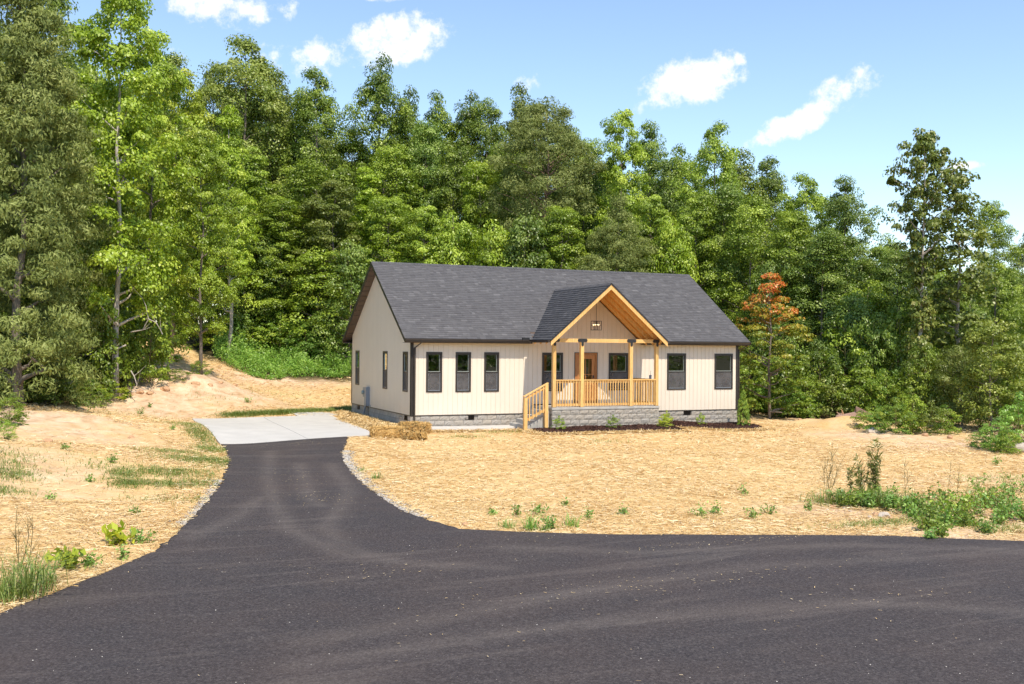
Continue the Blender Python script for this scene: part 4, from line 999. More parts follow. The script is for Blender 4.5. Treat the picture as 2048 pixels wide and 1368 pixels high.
arch_tree('dogwood', 15, 7, 1.9, .07, dome, 130, 12000, .13, crad=(.3, .6), flat=.3, trunk=.075, nlimb=34, tintfn=lambda h, q, r, n: np.clip((h-.36)*1.75+.30*np.sin(h*23+q*5)*np.sin(q*9+1), .02, .95)*np.where(r.random(n) < .2, .35, 1))
arch_tree('vine_tree', 16, 14, 1.9, .05, lambda t: (.42 if t < .5 else .42+.9*math.sin(pi*(t-.5)*1.75)**.8 if t < .93 else .35), 210, 14500, .22, crad=(.3, .75), inner=.1, trunk=.16, nlimb=40,
          tintfn=lambda h, q, r, n: np.where(h < .42, .62, .36)+r.normal(0, .2, n))
arch_tree('poplar', 17, 14, 1.7, .22, tall, 160, 10500, .21, crad=(.35, .8), inner=.1, trunk=.13, nlimb=40)

used = {}
def plant_tree(key, x, y, H, R, leaf, name, label, cat='tree', group=None, bark='bark', rot=None, sink=0.0):
    a = ARCH[key]; z = float(gz(x, y))-sink
    e = empty(name, (x, y, z), label, cat, group); e.rotation_euler.z = random.uniform(0, 6.28) if rot is None else rot
    e.scale = (R/a['R'], R/a['R'], H/a['H'])
    for nm, mt in (('trunk', bark), ('crown', leaf)):
        o = bpy.data.objects.new(nm if cat != 'shrub' or nm == 'crown' else 'stems', a[nm]); COL.objects.link(o); o.parent = e
        o.material_slots[0].link = 'OBJECT'; o.material_slots[0].material = MT[mt]
    return e
def T(px, top, dep, hw, key, leaf, name, label, cat='tree', group=None, bark='bark', rot=None):
    """tree on the ground at depth dep along the pixel column px, as tall as pixel row top, hw pixels to each side"""
    p = atD(px, 690, dep); ztop = atD(px, top, dep)[2]; H = ztop-float(gz(p[0], p[1]))
    return plant_tree(key, p[0], p[1], H, hw/F_PX*dep, leaf, name, label, cat, group, bark, rot)
COLW = {'lf_oak': 'dark green', 'lf_mid': 'mid green', 'lf_cool': 'bluish green', 'lf_olive': 'olive green', 'lf_yel': 'yellow green', 'lf_lime': 'lime green'}
FORM = {'oak1': 'tall crowned', 'oak2': 'dome crowned', 'oak3': 'slender topped', 'oak4': 'full skirted', 'gum1': 'leafy rounded', 'gum2': 'pointed', 'low1': 'short domed', 'low2': 'short upright'}
WHERE = [(330, 'above the cedars and bare dirt'), (440, 'above the clay slope'), (560, 'beyond the weedy bank'), (700, 'beyond the gable with the electric meter'), (850, 'behind the three-window end of the roof'), (990, 'behind the middle of the roof ridge'),
         (1130, 'behind the ridge beside the porch gable'), (1260, 'behind the porch gable peak'), (1400, 'behind the arborvitae end of the ridge'), (1480, 'past the arborvitae end of the roof'), (1620, 'above the orange dogwood'), (1780, 'above the stump and brush'), (9999, 'behind the vine-wrapped tree')]
def where(px): return next(w_ for q, w_ in WHERE if px < q)
def TT(px, top, dep, hw, key, leaf, name, deep=False):
    lab = f"{COLW[leaf]} {FORM[key]} tree {'deep ' if deep else ''}{where(px)}"
    return T(px, top, dep, hw, key, leaf, name, lab, group=lab.replace(' tree ', ' trees '))
G1, L1 = 'dark crowned trees along the back of the woods', 'tall dark green tree rising from the woods behind the house'
G2, L2 = 'mid green trees filling the woods', 'leafy mid green tree in the woodland wall behind the house'
G3, L3 = 'yellow green trees beside the clay slope', 'bright yellow green tree standing above the clay slope'
G4, L4 = 'olive cedars by the bare yard edge', 'olive feathery cedar towering over the bare dirt beyond the driveway'
# edge of the slope
T(40, -120, 39, 150, 'cedar1', 'lf_cedar', 'cedar_tree', L4)
T(-90, -60, 43, 140, 'cedar1', 'lf_cedar', 'cedar_tree', 'olive cedar mostly hidden behind the tallest cedar')
T(95, 130, 43.5, 105, 'cedar2', 'lf_cedar', 'cedar_tree', 'shorter olive cedar tucked beside the pale twin trunks', group=None)
T(100, 0, 52, 105, 'oak2', 'lf_oak', 'oak_tree', 'dark oak whose top shows just behind the olive cedars')
T(232, -25, 45, 122, 'gum1', 'lf_yel', 'sweetgum_tree', 'tall yellow green sweetgum with a pale straight trunk at the dirt edge', bark='bark_pale')
T(133, 250, 44, 60, 'gum2', 'lf_mid', 'sweetgum_tree', 'slim bright green tree with a pale grey trunk beside another like it', group='twin pale trunks', bark='bark_pale')
T(146, 300, 43.6, 45, 'gum2', 'lf_mid', 'sweetgum_tree', 'slim bright green tree with a pale grey trunk beside another like it', group='twin pale trunks', bark='bark_pale')
T(300, 75, 50, 80, 'gum1', 'lf_yel', 'sweetgum_tree', L3)
T(185, 130, 50, 70, 'low2', 'lf_mid', 'young_tree', 'mid green young tree behind the tall pale-trunked sweetgum')
T(345, 150, 62, 85, 'gum1', 'lf_lime', 'maple_tree', 'yellowing maple with a grey trunk at the top of the clay path')
T(402, 270, 50, 66, 'gum1', 'lf_yel', 'sweetgum_tree', 'leaning yellow green tree rooted on the orange clay bank', bark='bark')
T(455, 215, 60, 66, 'gum2', 'lf_yel', 'sweetgum_tree', 'pointed yellow green tree with white trunk beside the weedy bank', bark='bark_pale')
T(505, 300, 66, 70, 'gum2', 'lf_mid', 'young_tree', L2, group=G2)
T(345, 120, 74, 75, 'oak2', 'lf_olive', 'oak_tree', L1, group=G1)
T(420, 140, 76, 60, 'oak1', 'lf_olive', 'oak_tree', L1, group=G1)
# skyline behind the house
for px, top, dep, hw, key, leaf in [(487, 84, 72, 82, 'oak1', 'lf_olive'), (545, 150, 74, 50, 'oak3', 'lf_olive'), (632, 152, 72, 66, 'oak1', 'lf_oak'), (590, 200, 76, 60, 'oak4', 'lf_oak'), (757, 122, 74, 46, 'oak3', 'lf_oak'), (812, 186, 76, 40, 'oak3', 'lf_oak'),
                                    (872, 195, 75, 42, 'oak3', 'lf_oak'), (935, 196, 76, 40, 'oak3', 'lf_oak'), (975, 208, 75, 48, 'oak4', 'lf_oak'), (1040, 180, 77, 46, 'oak3', 'lf_olive'), (1140, 268, 75, 50, 'oak4', 'lf_oak'), (1185, 288, 74, 50, 'oak4', 'lf_oak'),
                                    (1298, 258, 72, 52, 'oak1', 'lf_oak'), (1330, 330, 70, 48, 'oak2', 'lf_cool'), (700, 262, 75, 48, 'oak2', 'lf_oak'), (1425, 258, 64, 58, 'oak1', 'lf_mid'), (1478, 310, 68, 50, 'oak3', 'lf_olive'), (1530, 325, 67, 56, 'oak1', 'lf_oak'),
                                    (1612, 358, 62, 60, 'oak1', 'lf_mid'), (1360, 300, 70, 40, 'oak3', 'lf_mid')]:
    TT(px, top, dep, hw*1.18, key, leaf, 'oak_tree')
T(1085, 200, 66, 112, 'pine1', 'lf_cedar', 'pine_tree', 'big feathery grey green pine with reddish trunk and bare limbs behind the ridge', bark='bark_pink')
T(1238, 232, 66, 62, 'gum1', 'lf_yel', 'sweetgum_tree', 'bright yellow green tree standing out above the right half of the roof')
T(1235, 392, 60, 78, 'cedar2', 'lf_cedar', 'cedar_tree', 'rounded olive cedar rising just behind the roof ridge')
T(1690, 366, 57, 68, 'oak1', 'lf_cool', 'oak_tree', 'broad full green oak standing above the brush beyond the orange tree')
for px, top, dep, hw, key, leaf in [(600, 330, 66, 72, 'oak4', 'lf_mid'), (665, 370, 64, 72, 'gum1', 'lf_olive'), (560, 400, 64, 70, 'gum1', 'lf_mid'), (735, 340, 68, 64, 'gum2', 'lf_yel'), (795, 300, 70, 66, 'oak4', 'lf_mid'), (850, 250, 71, 52, 'oak4', 'lf_cool'), (770, 400, 63, 66, 'gum1', 'lf_mid'),
                                    (845, 420, 62, 62, 'gum1', 'lf_mid'), (905, 300, 70, 55, 'oak4', 'lf_oak'), (955, 330, 68, 56, 'gum1', 'lf_yel'), (1000, 300, 71, 60, 'oak4', 'lf_mid'), (905, 420, 62, 60, 'low1', 'lf_mid'), (985, 440, 61, 60, 'low1', 'lf_yel'), (1050, 430, 61, 60, 'low2', 'lf_cool'), (1120, 420, 62, 64, 'gum1', 'lf_mid'),
                                    (1165, 350, 68, 60, 'oak4', 'lf_cool'), (1300, 400, 62, 60, 'gum1', 'lf_mid'), (1345, 430, 60, 55, 'low1', 'lf_yel'), (1390, 390, 61, 56, 'oak4', 'lf_mid'), (1440, 380, 62, 60, 'oak4', 'lf_cool'), (1500, 400, 60, 64, 'oak2', 'lf_mid'), (1580, 430, 58, 64, 'oak4', 'lf_mid'),
                                    (1640, 470, 56, 66, 'oak4', 'lf_cool'), (1560, 500, 57, 60, 'low1', 'lf_cool'), (1760, 500, 58, 50, 'gum1', 'lf_cool'), (1795, 505, 55, 62, 'oak4', 'lf_cool'), (1735, 560, 54, 60, 'low1', 'lf_mid'), (520, 470, 64, 66, 'low1', 'lf_cool'), (640, 500, 62, 66, 'low2', 'lf_mid'), (700, 480, 61, 60, 'low1', 'lf_cool')]:
    TT(px, top, dep, hw*1.1, key, leaf, 'broadleaf_tree')
# trees beside the lawn
T(1843, 262, 49, 50, 'vine_tree', 'lf_brown', 'vine_covered_tree', 'lone tall tree with a vine-wrapped trunk above the brush by the lawn', bark='bark_pale', rot=1.0)
T(1915, 345, 50, 62, 'poplar', 'lf_olive', 'poplar_tree', 'open crowned tree close beside the tall vine-wrapped one', bark='bark_pale')
T(1992, 412, 54, 52, 'oak4', 'lf_mid', 'oak_tree', 'narrow green tree past the tall vine-wrapped one')
T(2062, 460, 58, 55, 'oak1', 'lf_olive', 'oak_tree', 'thin topped tree at the far end of the woods by the lawn')
T(1985, 640, 44, 62, 'low2', 'lf_yolive', 'young_tree', 'yellowing young tree leaning over the weedy edge of the lawn')
T(1925, 690, 46.5, 50, 'low1', 'lf_olive', 'young_tree', 'small dull green tree between the vine-wrapped trunk and the yellowing one')
T(1540, 552, 49, 72, 'dogwood', 'lf_dog', 'dogwood_tree', 'small dogwood turning orange at its top beside the house end', rot=2.0)
for px, top, dep, hw, key, leaf in [(1880, 560, 54, 58, 'oak4', 'lf_cool'), (1940, 600, 52, 60, 'low1', 'lf_cool'), (2010, 560, 55, 60, 'oak2', 'lf_mid'), (2080, 600, 50, 60, 'low1', 'lf_mid'), (1700, 590, 53, 60, 'low2', 'lf_cool')]:
    TT(px, top, dep, hw, key, leaf, 'broadleaf_tree')
# deeper rows that close the woods, lower than the skyline
SKY_X = [-200, 0, 110, 230, 330, 400, 490, 600, 640, 700, 760, 850, 930, 1040, 1140, 1240, 1300, 1345, 1420, 1500, 1600, 1690, 1740, 1790, 1860, 1960, 2048, 2300]
SKY_Y = [0, 20, 90, 120, 170, 180, 150, 210, 210, 290, 220, 240, 240, 250, 310, 290, 310, 370, 330, 370, 410, 430, 520, 540, 560, 520, 540, 540]
r_ = np.random.default_rng(33)
for row, (dep, add, stp) in enumerate([(82, 15, 62), (89, 30, 66)]):
    for px in np.arange(-140, 2200, stp):
        px = px+r_.uniform(-18, 18); top = np.interp(px, SKY_X, SKY_Y)+add+r_.uniform(0, 70)
        if px > 1730: top += 20
        key = ['oak1', 'oak2', 'oak4', 'oak4'][r_.integers(4)]
        TT(px, top, dep+r_.uniform(-2, 2), r_.uniform(60, 78), key, ['lf_oak', 'lf_mid', 'lf_oak', 'lf_olive'][r_.integers(4)], 'broadleaf_tree', True)
# low trees that close the woods near the ground
for dep, stp, tp in ((70, 70, 520), (79, 75, 500)):
    for px in np.arange(-160, 2250, stp):
        px = px+r_.uniform(-20, 20)
        if dep < 75 and 440 < px < 700: continue
        TT(px, tp+r_.uniform(-40, 40), dep+r_.uniform(-1.5, 1.5), r_.uniform(58, 72), ['low1', 'low2'][r_.integers(2)], ['lf_oak', 'lf_mid', 'lf_cool'][r_.integers(3)], 'understory_tree', True)
# understory along the edges
def bush(px, base_py, hw, hgt, key, leaf, label, group=None, name='shrub', sink=.05):
    p = ground_at(px, base_py); dep = (p-CAM)@_f
    return plant_tree(key, p[0], p[1], hgt/F_PX*dep, hw/F_PX*dep, leaf, name, label, 'shrub', group, 'stem', sink=sink)
GB, LB = 'brush along the lawn edge', 'leafy green bush in the brush along the lawn edge'
for px, top, dep, hw, key, leaf in [(1592, 700, 51.5, 52, 'bush1', 'lf_mid'), (1640, 690, 51, 56, 'bush3', 'lf_cool'), (1690, 650, 51.5, 60, 'bush1', 'lf_mid'), (1745, 640, 51, 60, 'bush3', 'lf_cool'), (1800, 610, 51.5, 60, 'bush1', 'lf_mid'), (1850, 700, 48, 54, 'bush3', 'lf_mid'), (1615, 755, 50, 44, 'bush3', 'lf_mid'),
                                    (1905, 705, 47.5, 54, 'bush1', 'lf_olive'), (1720, 730, 50, 52, 'bush1', 'lf_mid'), (1665, 745, 50, 50, 'bush1', 'lf_olive'), (1960, 720, 46, 50, 'bush3', 'lf_olive'), (2040, 690, 45, 60, 'bush1', 'lf_mid'), (1775, 745, 49, 50, 'bush3', 'lf_shrub'), (1500, 700, 53, 56, 'bush1', 'lf_mid'), (1820, 745, 48, 48, 'bush1', 'lf_mid'), (1565, 640, 54, 60, 'bush1', 'lf_cool'), (1880, 600, 52, 60, 'bush3', 'lf_mid')]:
    T(px, top, dep, hw, key, leaf, 'shrub', {'lf_mid': 'tall leafy green bush', 'lf_cool': 'tall bluish green bush', 'lf_olive': 'tall dull olive bush', 'lf_shrub': 'tall bright bush'}[leaf]+(' in the brush by the orange dogwood' if px < 1600 else ' in the brush behind the stump' if px < 1740 else ' in the brush under the vine-wrapped tree' if px < 1890 else ' in the brush beside the yellowing young tree'), 'shrub', {'lf_mid': 'leafy', 'lf_cool': 'bluish', 'lf_olive': 'olive', 'lf_shrub': 'bright'}[leaf]+' brush along the lawn edge '+str(sum(px > q for q in (1600, 1740, 1890))), 'stem')
for px, by, hw, h, key, leaf in [(1588, 836, 34, 62, 'bush3', 'lf_brush'), (1612, 838, 26, 44, 'bush1', 'lf_shrub'), (1755, 866, 30, 52, 'bush1', 'lf_brush'), (1790, 868, 34, 70, 'bush2', 'lf_shrub'), (1825, 866, 34, 84, 'bush1', 'lf_mid'), (1862, 868, 32, 66, 'bush2', 'lf_olive'), (1895, 868, 30, 56, 'bush1', 'lf_shrub'), (1735, 858, 26, 44, 'bush2', 'lf_mid'), (1990, 902, 36, 66, 'bush1', 'lf_brush'), (2036, 900, 40, 110, 'bush2', 'lf_brush'), (1962, 896, 26, 40, 'bush1', 'lf_brush'), (2018, 908, 28, 50, 'bush1', 'lf_mid'), (1510, 826, 40, 60, 'bush3', 'lf_brush'), (1540, 824, 30, 40, 'bush3', 'lf_brush')]:
    lab = f"low {dict(COLW, lf_brush='bright green', lf_shrub='light green')[leaf]} bush spilling onto the dirt {'beside the orange dogwood' if px < 1620 else 'below the vine-wrapped tree' if px < 1930 else 'beside the large pale rock'}"; bush(px, by, hw, h, key, leaf, lab, lab.replace(' bush ', ' bushes '))
GS, LS = 'undergrowth below the cedars', 'shaded green bush growing under the trees at the dirt edge'
for px, by, hw, h, key, leaf in [(20, 800, 60, 110, 'bush1', 'lf_oak'), (70, 806, 52, 90, 'bush3', 'lf_olive'), (110, 812, 50, 110, 'bush1', 'lf_oak'), (60, 790, 70, 190, 'bush3', 'lf_oak'), (200, 790, 60, 170, 'bush1', 'lf_mid'), (160, 780, 60, 200, 'bush3', 'lf_oak'), (300, 770, 50, 130, 'bush1', 'lf_mid'), (220, 770, 60, 150, 'bush3', 'lf_oak'),
                                 (290, 745, 60, 200, 'bush1', 'lf_mid'), (-40, 800, 70, 200, 'bush1', 'lf_oak'), (250, 740, 70, 220, 'bush3', 'lf_oak'), (120, 770, 70, 230, 'bush1', 'lf_oak'), (20, 770, 70, 230, 'bush1', 'lf_oak'), (330, 715, 50, 150, 'bush1', 'lf_yel'), (390, 690, 60, 150, 'bush3', 'lf_mid')]:
    lab = f"shaded {COLW[leaf]} bush growing under {'the tall olive cedar' if px < 90 else 'the twin pale trunks' if px < 190 else 'the pale-trunked sweetgum' if px < 300 else 'the trees on the clay bank'}"; bush(px, by, hw, h, key, leaf, lab, lab.replace(' bush ', ' bushes '))
for px, by, hw, h, key, leaf, lab in [(180, 808, 42, 48, 'bush1', 'lf_shrub', 'bright green bush between the twin trunks and the sweetgum trunk'), (140, 810, 30, 36, 'bush3', 'lf_cool', 'low bush at the foot of the twin pale trunks'), (222, 800, 30, 40, 'bush2', 'lf_lime', 'lime yellow bush at the foot of the tall sweetgum'),
                                      (205, 770, 44, 60, 'bush2', 'lf_gold', 'golden leaved sapling in the shade behind the sweetgum'), (18, 848, 34, 60, 'bush1', 'lf_mid', 'weedy bush at the edge of the bare dirt'), (8, 880, 30, 40, 'bush3', 'lf_shrub', 'pale low bush at the edge of the bare dirt below the weedy one'),
                                      (8, 700, 30, 80, 'bush1', 'lf_lime', 'lime leaved bush under the olive cedar'), (430, 700, 50, 60, 'bush2', 'lf_lime', 'lime yellow bush where the weedy bank meets the trees'), (500, 680, 50, 70, 'bush2', 'lf_lime', 'yellowish bush high on the weedy bank'),
                                      (350, 765, 34, 26, 'bush3', 'lf_oak', 'dark low bush on the clay bank'), (400, 752, 24, 30, 'bush3', 'lf_oak', 'small bush at the foot of the leaning tree')]:
    bush(px, by, hw, h, key, leaf, lab)
GW, LW = 'bushes on the weedy bank', 'rounded green bush on the weedy bank beyond the concrete pad'
for px, by, hw, h, key, leaf in [(560, 690, 60, 120, 'bush1', 'lf_mid'), (620, 690, 60, 150, 'bush3', 'lf_cool'), (680, 690, 56, 150, 'bush1', 'lf_mid'), (590, 650, 60, 140, 'bush1', 'lf_cool'), (530, 660, 56, 120, 'bush3', 'lf_mid'), (470, 670, 50, 130, 'bush1', 'lf_mid'), (660, 650, 60, 150, 'bush3', 'lf_mid')]:
    bush(px, by, hw, h, key, leaf, LW, GW)

for px, top, dep, hw, key, leaf in [(480, 610, 63, 44, 'bush1', 'lf_brush'), (530, 590, 64, 50, 'bush3', 'lf_brush'), (580, 575, 64.5, 50, 'bush1', 'lf_mid'), (635, 580, 64, 52, 'bush2', 'lf_brush'), (690, 575, 64, 50, 'bush1', 'lf_brush'), (560, 630, 62, 44, 'bush2', 'lf_shrub'), (660, 635, 61.5, 44, 'bush1', 'lf_brush'), (610, 650, 61, 40, 'bush2', 'lf_brush'), (505, 650, 61.5, 40, 'bush1', 'lf_yel')]:
    lab = {'lf_brush': 'bright green tall shrub rising from the weedy bank', 'lf_mid': 'deeper green tall shrub rising from the weedy bank', 'lf_shrub': 'pale green tall shrub rising from the weedy bank', 'lf_yel': 'yellow green tall shrub at the clay end of the weedy bank'}[leaf]
    T(px, top, dep, hw, key, leaf, 'shrub', lab, 'shrub', lab.replace(' shrub ', ' shrubs '), 'stem')
# trees across the road, seen mirrored in the window panes
for i, (x, y, H, k_) in enumerate([(-34, -76, 15, 'oak2'), (-24, -80, 17, 'oak1'), (-13, -78, 15, 'oak4'), (-3, -82, 17, 'oak2'), (8, -80, 15, 'oak1'), (18, -78, 16, 'oak4'), (28, -82, 17, 'oak2'), (39, -76, 15, 'oak1'), (50, -70, 16, 'oak4'), (-18, -86, 18, 'oak4'), (2, -88, 18, 'oak1'), (22, -88, 18, 'oak2'), (60, -60, 15, 'oak2')]):
    plant_tree(k_, x, y, H, 5.2, 'lf_mid', 'broadleaf_tree', 'green tree across the road, mirrored in the window panes', group='trees across the road')

for i in range(16):
    plant_tree(['bush1', 'bush3'][i % 2], -36+6.2*i, -70-3*(i % 3), 4.2+.9*(i % 3), 4.2, 'lf_mid', 'roadside_bush', 'tall bush across the road, mirrored in the window panes', 'shrub', 'bushes across the road', 'stem')

# ------------------------------------------------------------------ grass, weeds, straw
def blades(P, Hh, Wd, r, lean=.5, curl=.6):
    """bent grass blades as a quad and a tip triangle (tip as a degenerate quad)"""
    n = len(P); an = r.uniform(0, 6.283, n); d = np.stack([np.cos(an), np.sin(an), np.zeros(n)], 1); s = np.stack([-np.sin(an), np.cos(an), np.zeros(n)], 1)
    up = np.array([0, 0, 1.]); ln = (r.random(n)*lean)[:, None]; Hh = Hh[:, None]; Wd = Wd[:, None]
    m0 = P+up*Hh*.55+d*Hh*ln*.4; t0 = P+up*Hh*(1-.3*ln)+d*Hh*ln*(1+curl)
    V = np.stack([P-s*Wd, P+s*Wd, m0+s*Wd*.8, m0-s*Wd*.8, t0+s*Wd*.12, t0-s*Wd*.12], 1).reshape(-1, 3)
    k = np.arange(n)[:, None]*6; F = np.vstack([k+np.array([[0, 1, 2, 3]]), k+np.array([[3, 2, 4, 5]])]); return V, F, 6
HARD = [ROADPOLY, DRIVEPOLY, np.array(PADL), np.array(WALK), np.array(HOUSE), np.array(PORCH)]
def free(x, y, polys=HARD, extra=()):
    m0 = np.ones(len(x), bool)
    for p in list(polys)+list(extra): m0 &= ~inpoly(x, y, p)
    return m0
def grass_stuff(name, patches, label, mat='grass', h=(.04, .14), wd=(.004, .009), seed=1, dens=.95):
    r = np.random.default_rng(seed); Ps = []
    for (px, py, rx, ry, n) in patches:
        n = int(n*dens)     # ellipse patch in metres round the ground point under a pixel
        c = ground_at(px, py); a = r.standard_normal((n, 2))*.5; x, y = c[0]+a[:, 0]*rx, c[1]+a[:, 1]*ry; ok = free(x, y); Ps.append(np.stack([x[ok], y[ok]], 1))
    P = np.vstack(Ps); P = np.column_stack([P, gz(P[:, 0], P[:, 1])-.01]); n = len(P)
    V, F, k = blades(P, r.uniform(*h, n), r.uniform(*wd, n), r, 1.3); me = np_mesh(name, V, F, mat, tint=np.repeat(np.clip(r.normal(.5, .25, n), 0, 1), k))
    return tag(obj(name, me), label, 'grass', kind='stuff')
grass_stuff('grass_patch', [(402, 870, .5, 2.4, 2200), (420, 900, .6, 1.6, 1600), (430, 925, .9, 1.3, 1800), (385, 920, 1.3, .8, 1500), (340, 905, 1.0, .7, 900), (310, 945, 1.3, .7, 1300), (370, 945, .9, .7, 700), (255, 968, .45, .6, 900), (245, 950, .4, .5, 500), (330, 970, 1.4, .5, 1300), (400, 965, .7, .7, 500), (380, 850, .8, 1.2, 900),
                            (350, 1000, 1.2, .6, 350), (200, 930, 2, 1.5, 350), (10, 920, .8, 1.6, 900), (25, 950, .8, .8, 900), (5, 985, .6, .6, 500), (360, 850, .8, .9, 300)], 'thin green grass coming up beside the driveway and pad', seed=2)
grass_stuff('grass_strip', [(470, 831, .7, .5, 1200), (520, 829, .8, .5, 1600), (560, 827, .8, .5, 1700), (600, 825, .8, .5, 1500), (640, 823, .8, .5, 1400), (680, 821, .6, .6, 1200), (698, 818, .4, .7, 900)], 'fresh green grass strip along the far edge of the concrete pad', h=(.08, .24), seed=3)
grass_stuff('sparse_seedlings', [(1340, 862, .5, .3, 120), (1450, 863, .3, .2, 60), (930, 875, .8, .3, 160), (880, 860, 1.0, .2, 160), (1000, 866, 1.2, .2, 160), (460, 775, 1.5, 1, 150), (560, 790, 2, 1, 200), (420, 790, 2, 1.2, 200), (250, 830, 2.5, 1.5, 220), (1220, 885, 1, .4, 80), (1990, 960, 1.5, .8, 300), (1880, 1050, 1.3, .5, 700), (1760, 1050, 1.5, .35, 700), (2010, 1060, 1, .5, 350)], 'sparse green seedlings pushing through the straw', h=(.05, .16), seed=4)
# weedy bank beyond the pad: a dense mass of forbs
def forb_mass():
    r = np.random.default_rng(9); n = 7500
    reg = np.array([tuple(ground_at(*q)[:2]) for q in [(425, 715), (470, 742), (540, 762), (600, 757), (700, 758), (760, 750)]]+[(16, 24), (13, 33), (0, 34), (-4, 27)])
    lo, hi = reg.min(0), reg.max(0); q = r.uniform(lo, hi, (n*4, 2)); q = q[inpoly(q[:, 0], q[:, 1], reg)][:n]; n = len(q)
    cl = .5+.5*np.sin(q[:, 0]*2.1+1.7*np.sin(q[:, 1]*1.3))*np.sin(q[:, 1]*1.9+q[:, 0]*.7)      # thickets and gaps
    z = gz(q[:, 0], q[:, 1]); Hs = (.25+1.25*cl*r.uniform(.5, 1.3, n))*np.clip(.35+.16*np.hypot(q[:, 0]-reg[2, 0], q[:, 1]-reg[2, 1]), .35, 1.25); per = 20; idx = np.repeat(np.arange(n), per); m_ = len(idx)
    an = r.uniform(0, 6.283, n); ln = r.uniform(0, .35, n); t = r.random(m_)**.75
    P = np.column_stack([q[idx, 0]+np.cos(an[idx])*ln[idx]*t*Hs[idx]+r.normal(0, .07, m_), q[idx, 1]+np.sin(an[idx])*ln[idx]*t*Hs[idx]+r.normal(0, .07, m_), z[idx]+t*Hs[idx]])
    narrow = r.random(n) < .55; L_ = np.where(narrow[idx], r.uniform(.12, .28, m_), r.uniform(.07, .15, m_)); Wd = L_*np.where(narrow[idx], .16, .6)
    V, F = leaf_quads(P, r.standard_normal((m_, 3))*.9+np.array([0, -.3, .5]), L_, Wd, r, .2)
    tint = np.clip((.25+.5*cl*r.random(n))[idx]+r.normal(0, .16, m_)+.2*t, 0, 1)
    return tag(obj('weedy_bank', np_mesh('weedy_bank', V, F, 'lf_brush', tint=np.repeat(tint, 4))), 'dense bright green weeds covering the bank beyond the pad', 'weeds', kind='stuff')
forb_mass()
# single weeds
def weed(px, py, h, n_st, leaf, label, name='weed', kind='leafy', spread=.5, group=None, seed=0, lw=(.03, .09), loc=None):
    r = np.random.default_rng(seed+int(px)); p = ground_at(px, py); dep = (p-CAM)@_f; H = h/F_PX*dep
    e = empty(name, p-np.array([0, 0, .02]), label, 'weed', group); st = MB(); LP = []; LN = []
    for i in range(n_st):
        an = r.uniform(0, 6.28); sp = spread*H*r.random(); hh = H*r.uniform(.6, 1)
        pts = wiggle((.03*r.normal(), .03*r.normal(), 0), (cos(an)*sp, sin(an)*sp, hh), r, 4, .04); st.tube(pts, [.008, .006, .005, .003], 4, False)
        nl = {'leafy': 26, 'tall': 60, 'broad': 9, 'wisp': 0}[kind]
        for j in range(nl):
            t = r.uniform(.12, 1); k = t*3; a = int(min(2, k)); c = pts[a]*(1-(k-a))+pts[a+1]*(k-a); LP.append(c+r.normal(0, .05 if kind != 'tall' else .035, 3)); LN.append(r.standard_normal(3)*.7+np.array([0, 0, .7]))
        if kind in ('wisp', 'tall') :
            for j in range(9 if kind == 'wisp' else 4):
                t = r.uniform(.3, .9); k = t*3; a = int(min(2, k)); c = pts[a]*(1-(k-a))+pts[a+1]*(k-a); aa = r.uniform(0, 6.28); l2 = H*r.uniform(.1, .25)
                st.tube([c, c+np.array([cos(aa)*l2*.6, sin(aa)*l2*.6, l2])], [.004, .0015], 3, False)
    st.build('stems', 'stem', e)
    if LP:
        LP, LN = np.array(LP), np.array(LN); n = len(LP); Ls = r.uniform(*lw, n)*(1 if kind != 'broad' else 1.5)
        V, F = leaf_quads(LP, LN, Ls, Ls*(.55 if kind != 'tall' else .18), r, .2); obj('leaves', np_mesh('leaves', V, F, leaf, tint=np.repeat(np.clip(r.normal(.5, .2, n), 0, 1), 4)), e)
    return e
def tuft(px, py, h, n, mat, label, rad=.18, group=None, name='grass_tuft', seed=0, lean=1.3):
    r = np.random.default_rng(seed+int(px*3)); p = ground_at(px, py); dep = (p-CAM)@_f; H = h/F_PX*dep
    e = empty(name, p-np.array([0, 0, .02]), label, 'grass tuft', group); a = r.standard_normal((n, 2))*rad*.6; P = np.column_stack([a, np.zeros(n)])
    V, F, k = blades(P, r.uniform(.3, 1.1, n)**1.2*H, r.uniform(.004, .010, n), r, lean); obj('blades', np_mesh('blades', V, F, mat, tint=np.repeat(np.clip(r.normal(.5, .22, n), 0, 1), k)), e); return e
tuft(45, 1190, 105, 230, 'grass', 'large clump of long green grass where the straw meets the road', .35, seed=1)
tuft(5, 1205, 70, 120, 'grass', 'smaller grass clump next to the large one by the road', .25, seed=2)
tuft(85, 1165, 60, 80, 'weed', 'short grass clump between the large clump and the lime weed', .2, seed=3)
weed(40, 1150, 150, 4, 'dryweed', 'thin dry seed stalks standing in the large grass clump', 'dry_stalks', 'wisp', .35)
weed(135, 1142, 48, 12, 'lf_lime', 'bushy lime yellow weed beside the grass clump at the road', 'weed', 'broad', .9, lw=(.07, .15))
weed(178, 1138, 32, 8, 'weed', 'low green weed between two lime weeds by the road', spread=1.4)
weed(240, 1092, 40, 9, 'lf_lime', 'lime leaved weed spreading over straw at the road bend', 'weed', 'broad', 1.0, lw=(.08, .16))
weed(280, 1085, 24, 8, 'weed', 'flat green weed beside the spreading lime one', spread=1.8)
weed(247, 1122, 40, 4, 'weed', 'spindly green weed below the spreading lime one', spread=.5)
for px, py, h, n in [(1062, 1060, 44, 90), (1015, 1056, 26, 60), (1145, 1054, 34, 70), (1090, 1062, 22, 40)]: tuft(px, py, h, n, 'weed', 'green grass tuft in the straw by the edge of the road', .12, 'tufts along the road edge')
weed(1103, 1058, 30, 7, 'weed', 'dark leafy weed among the grass tufts by the road edge', spread=.8)
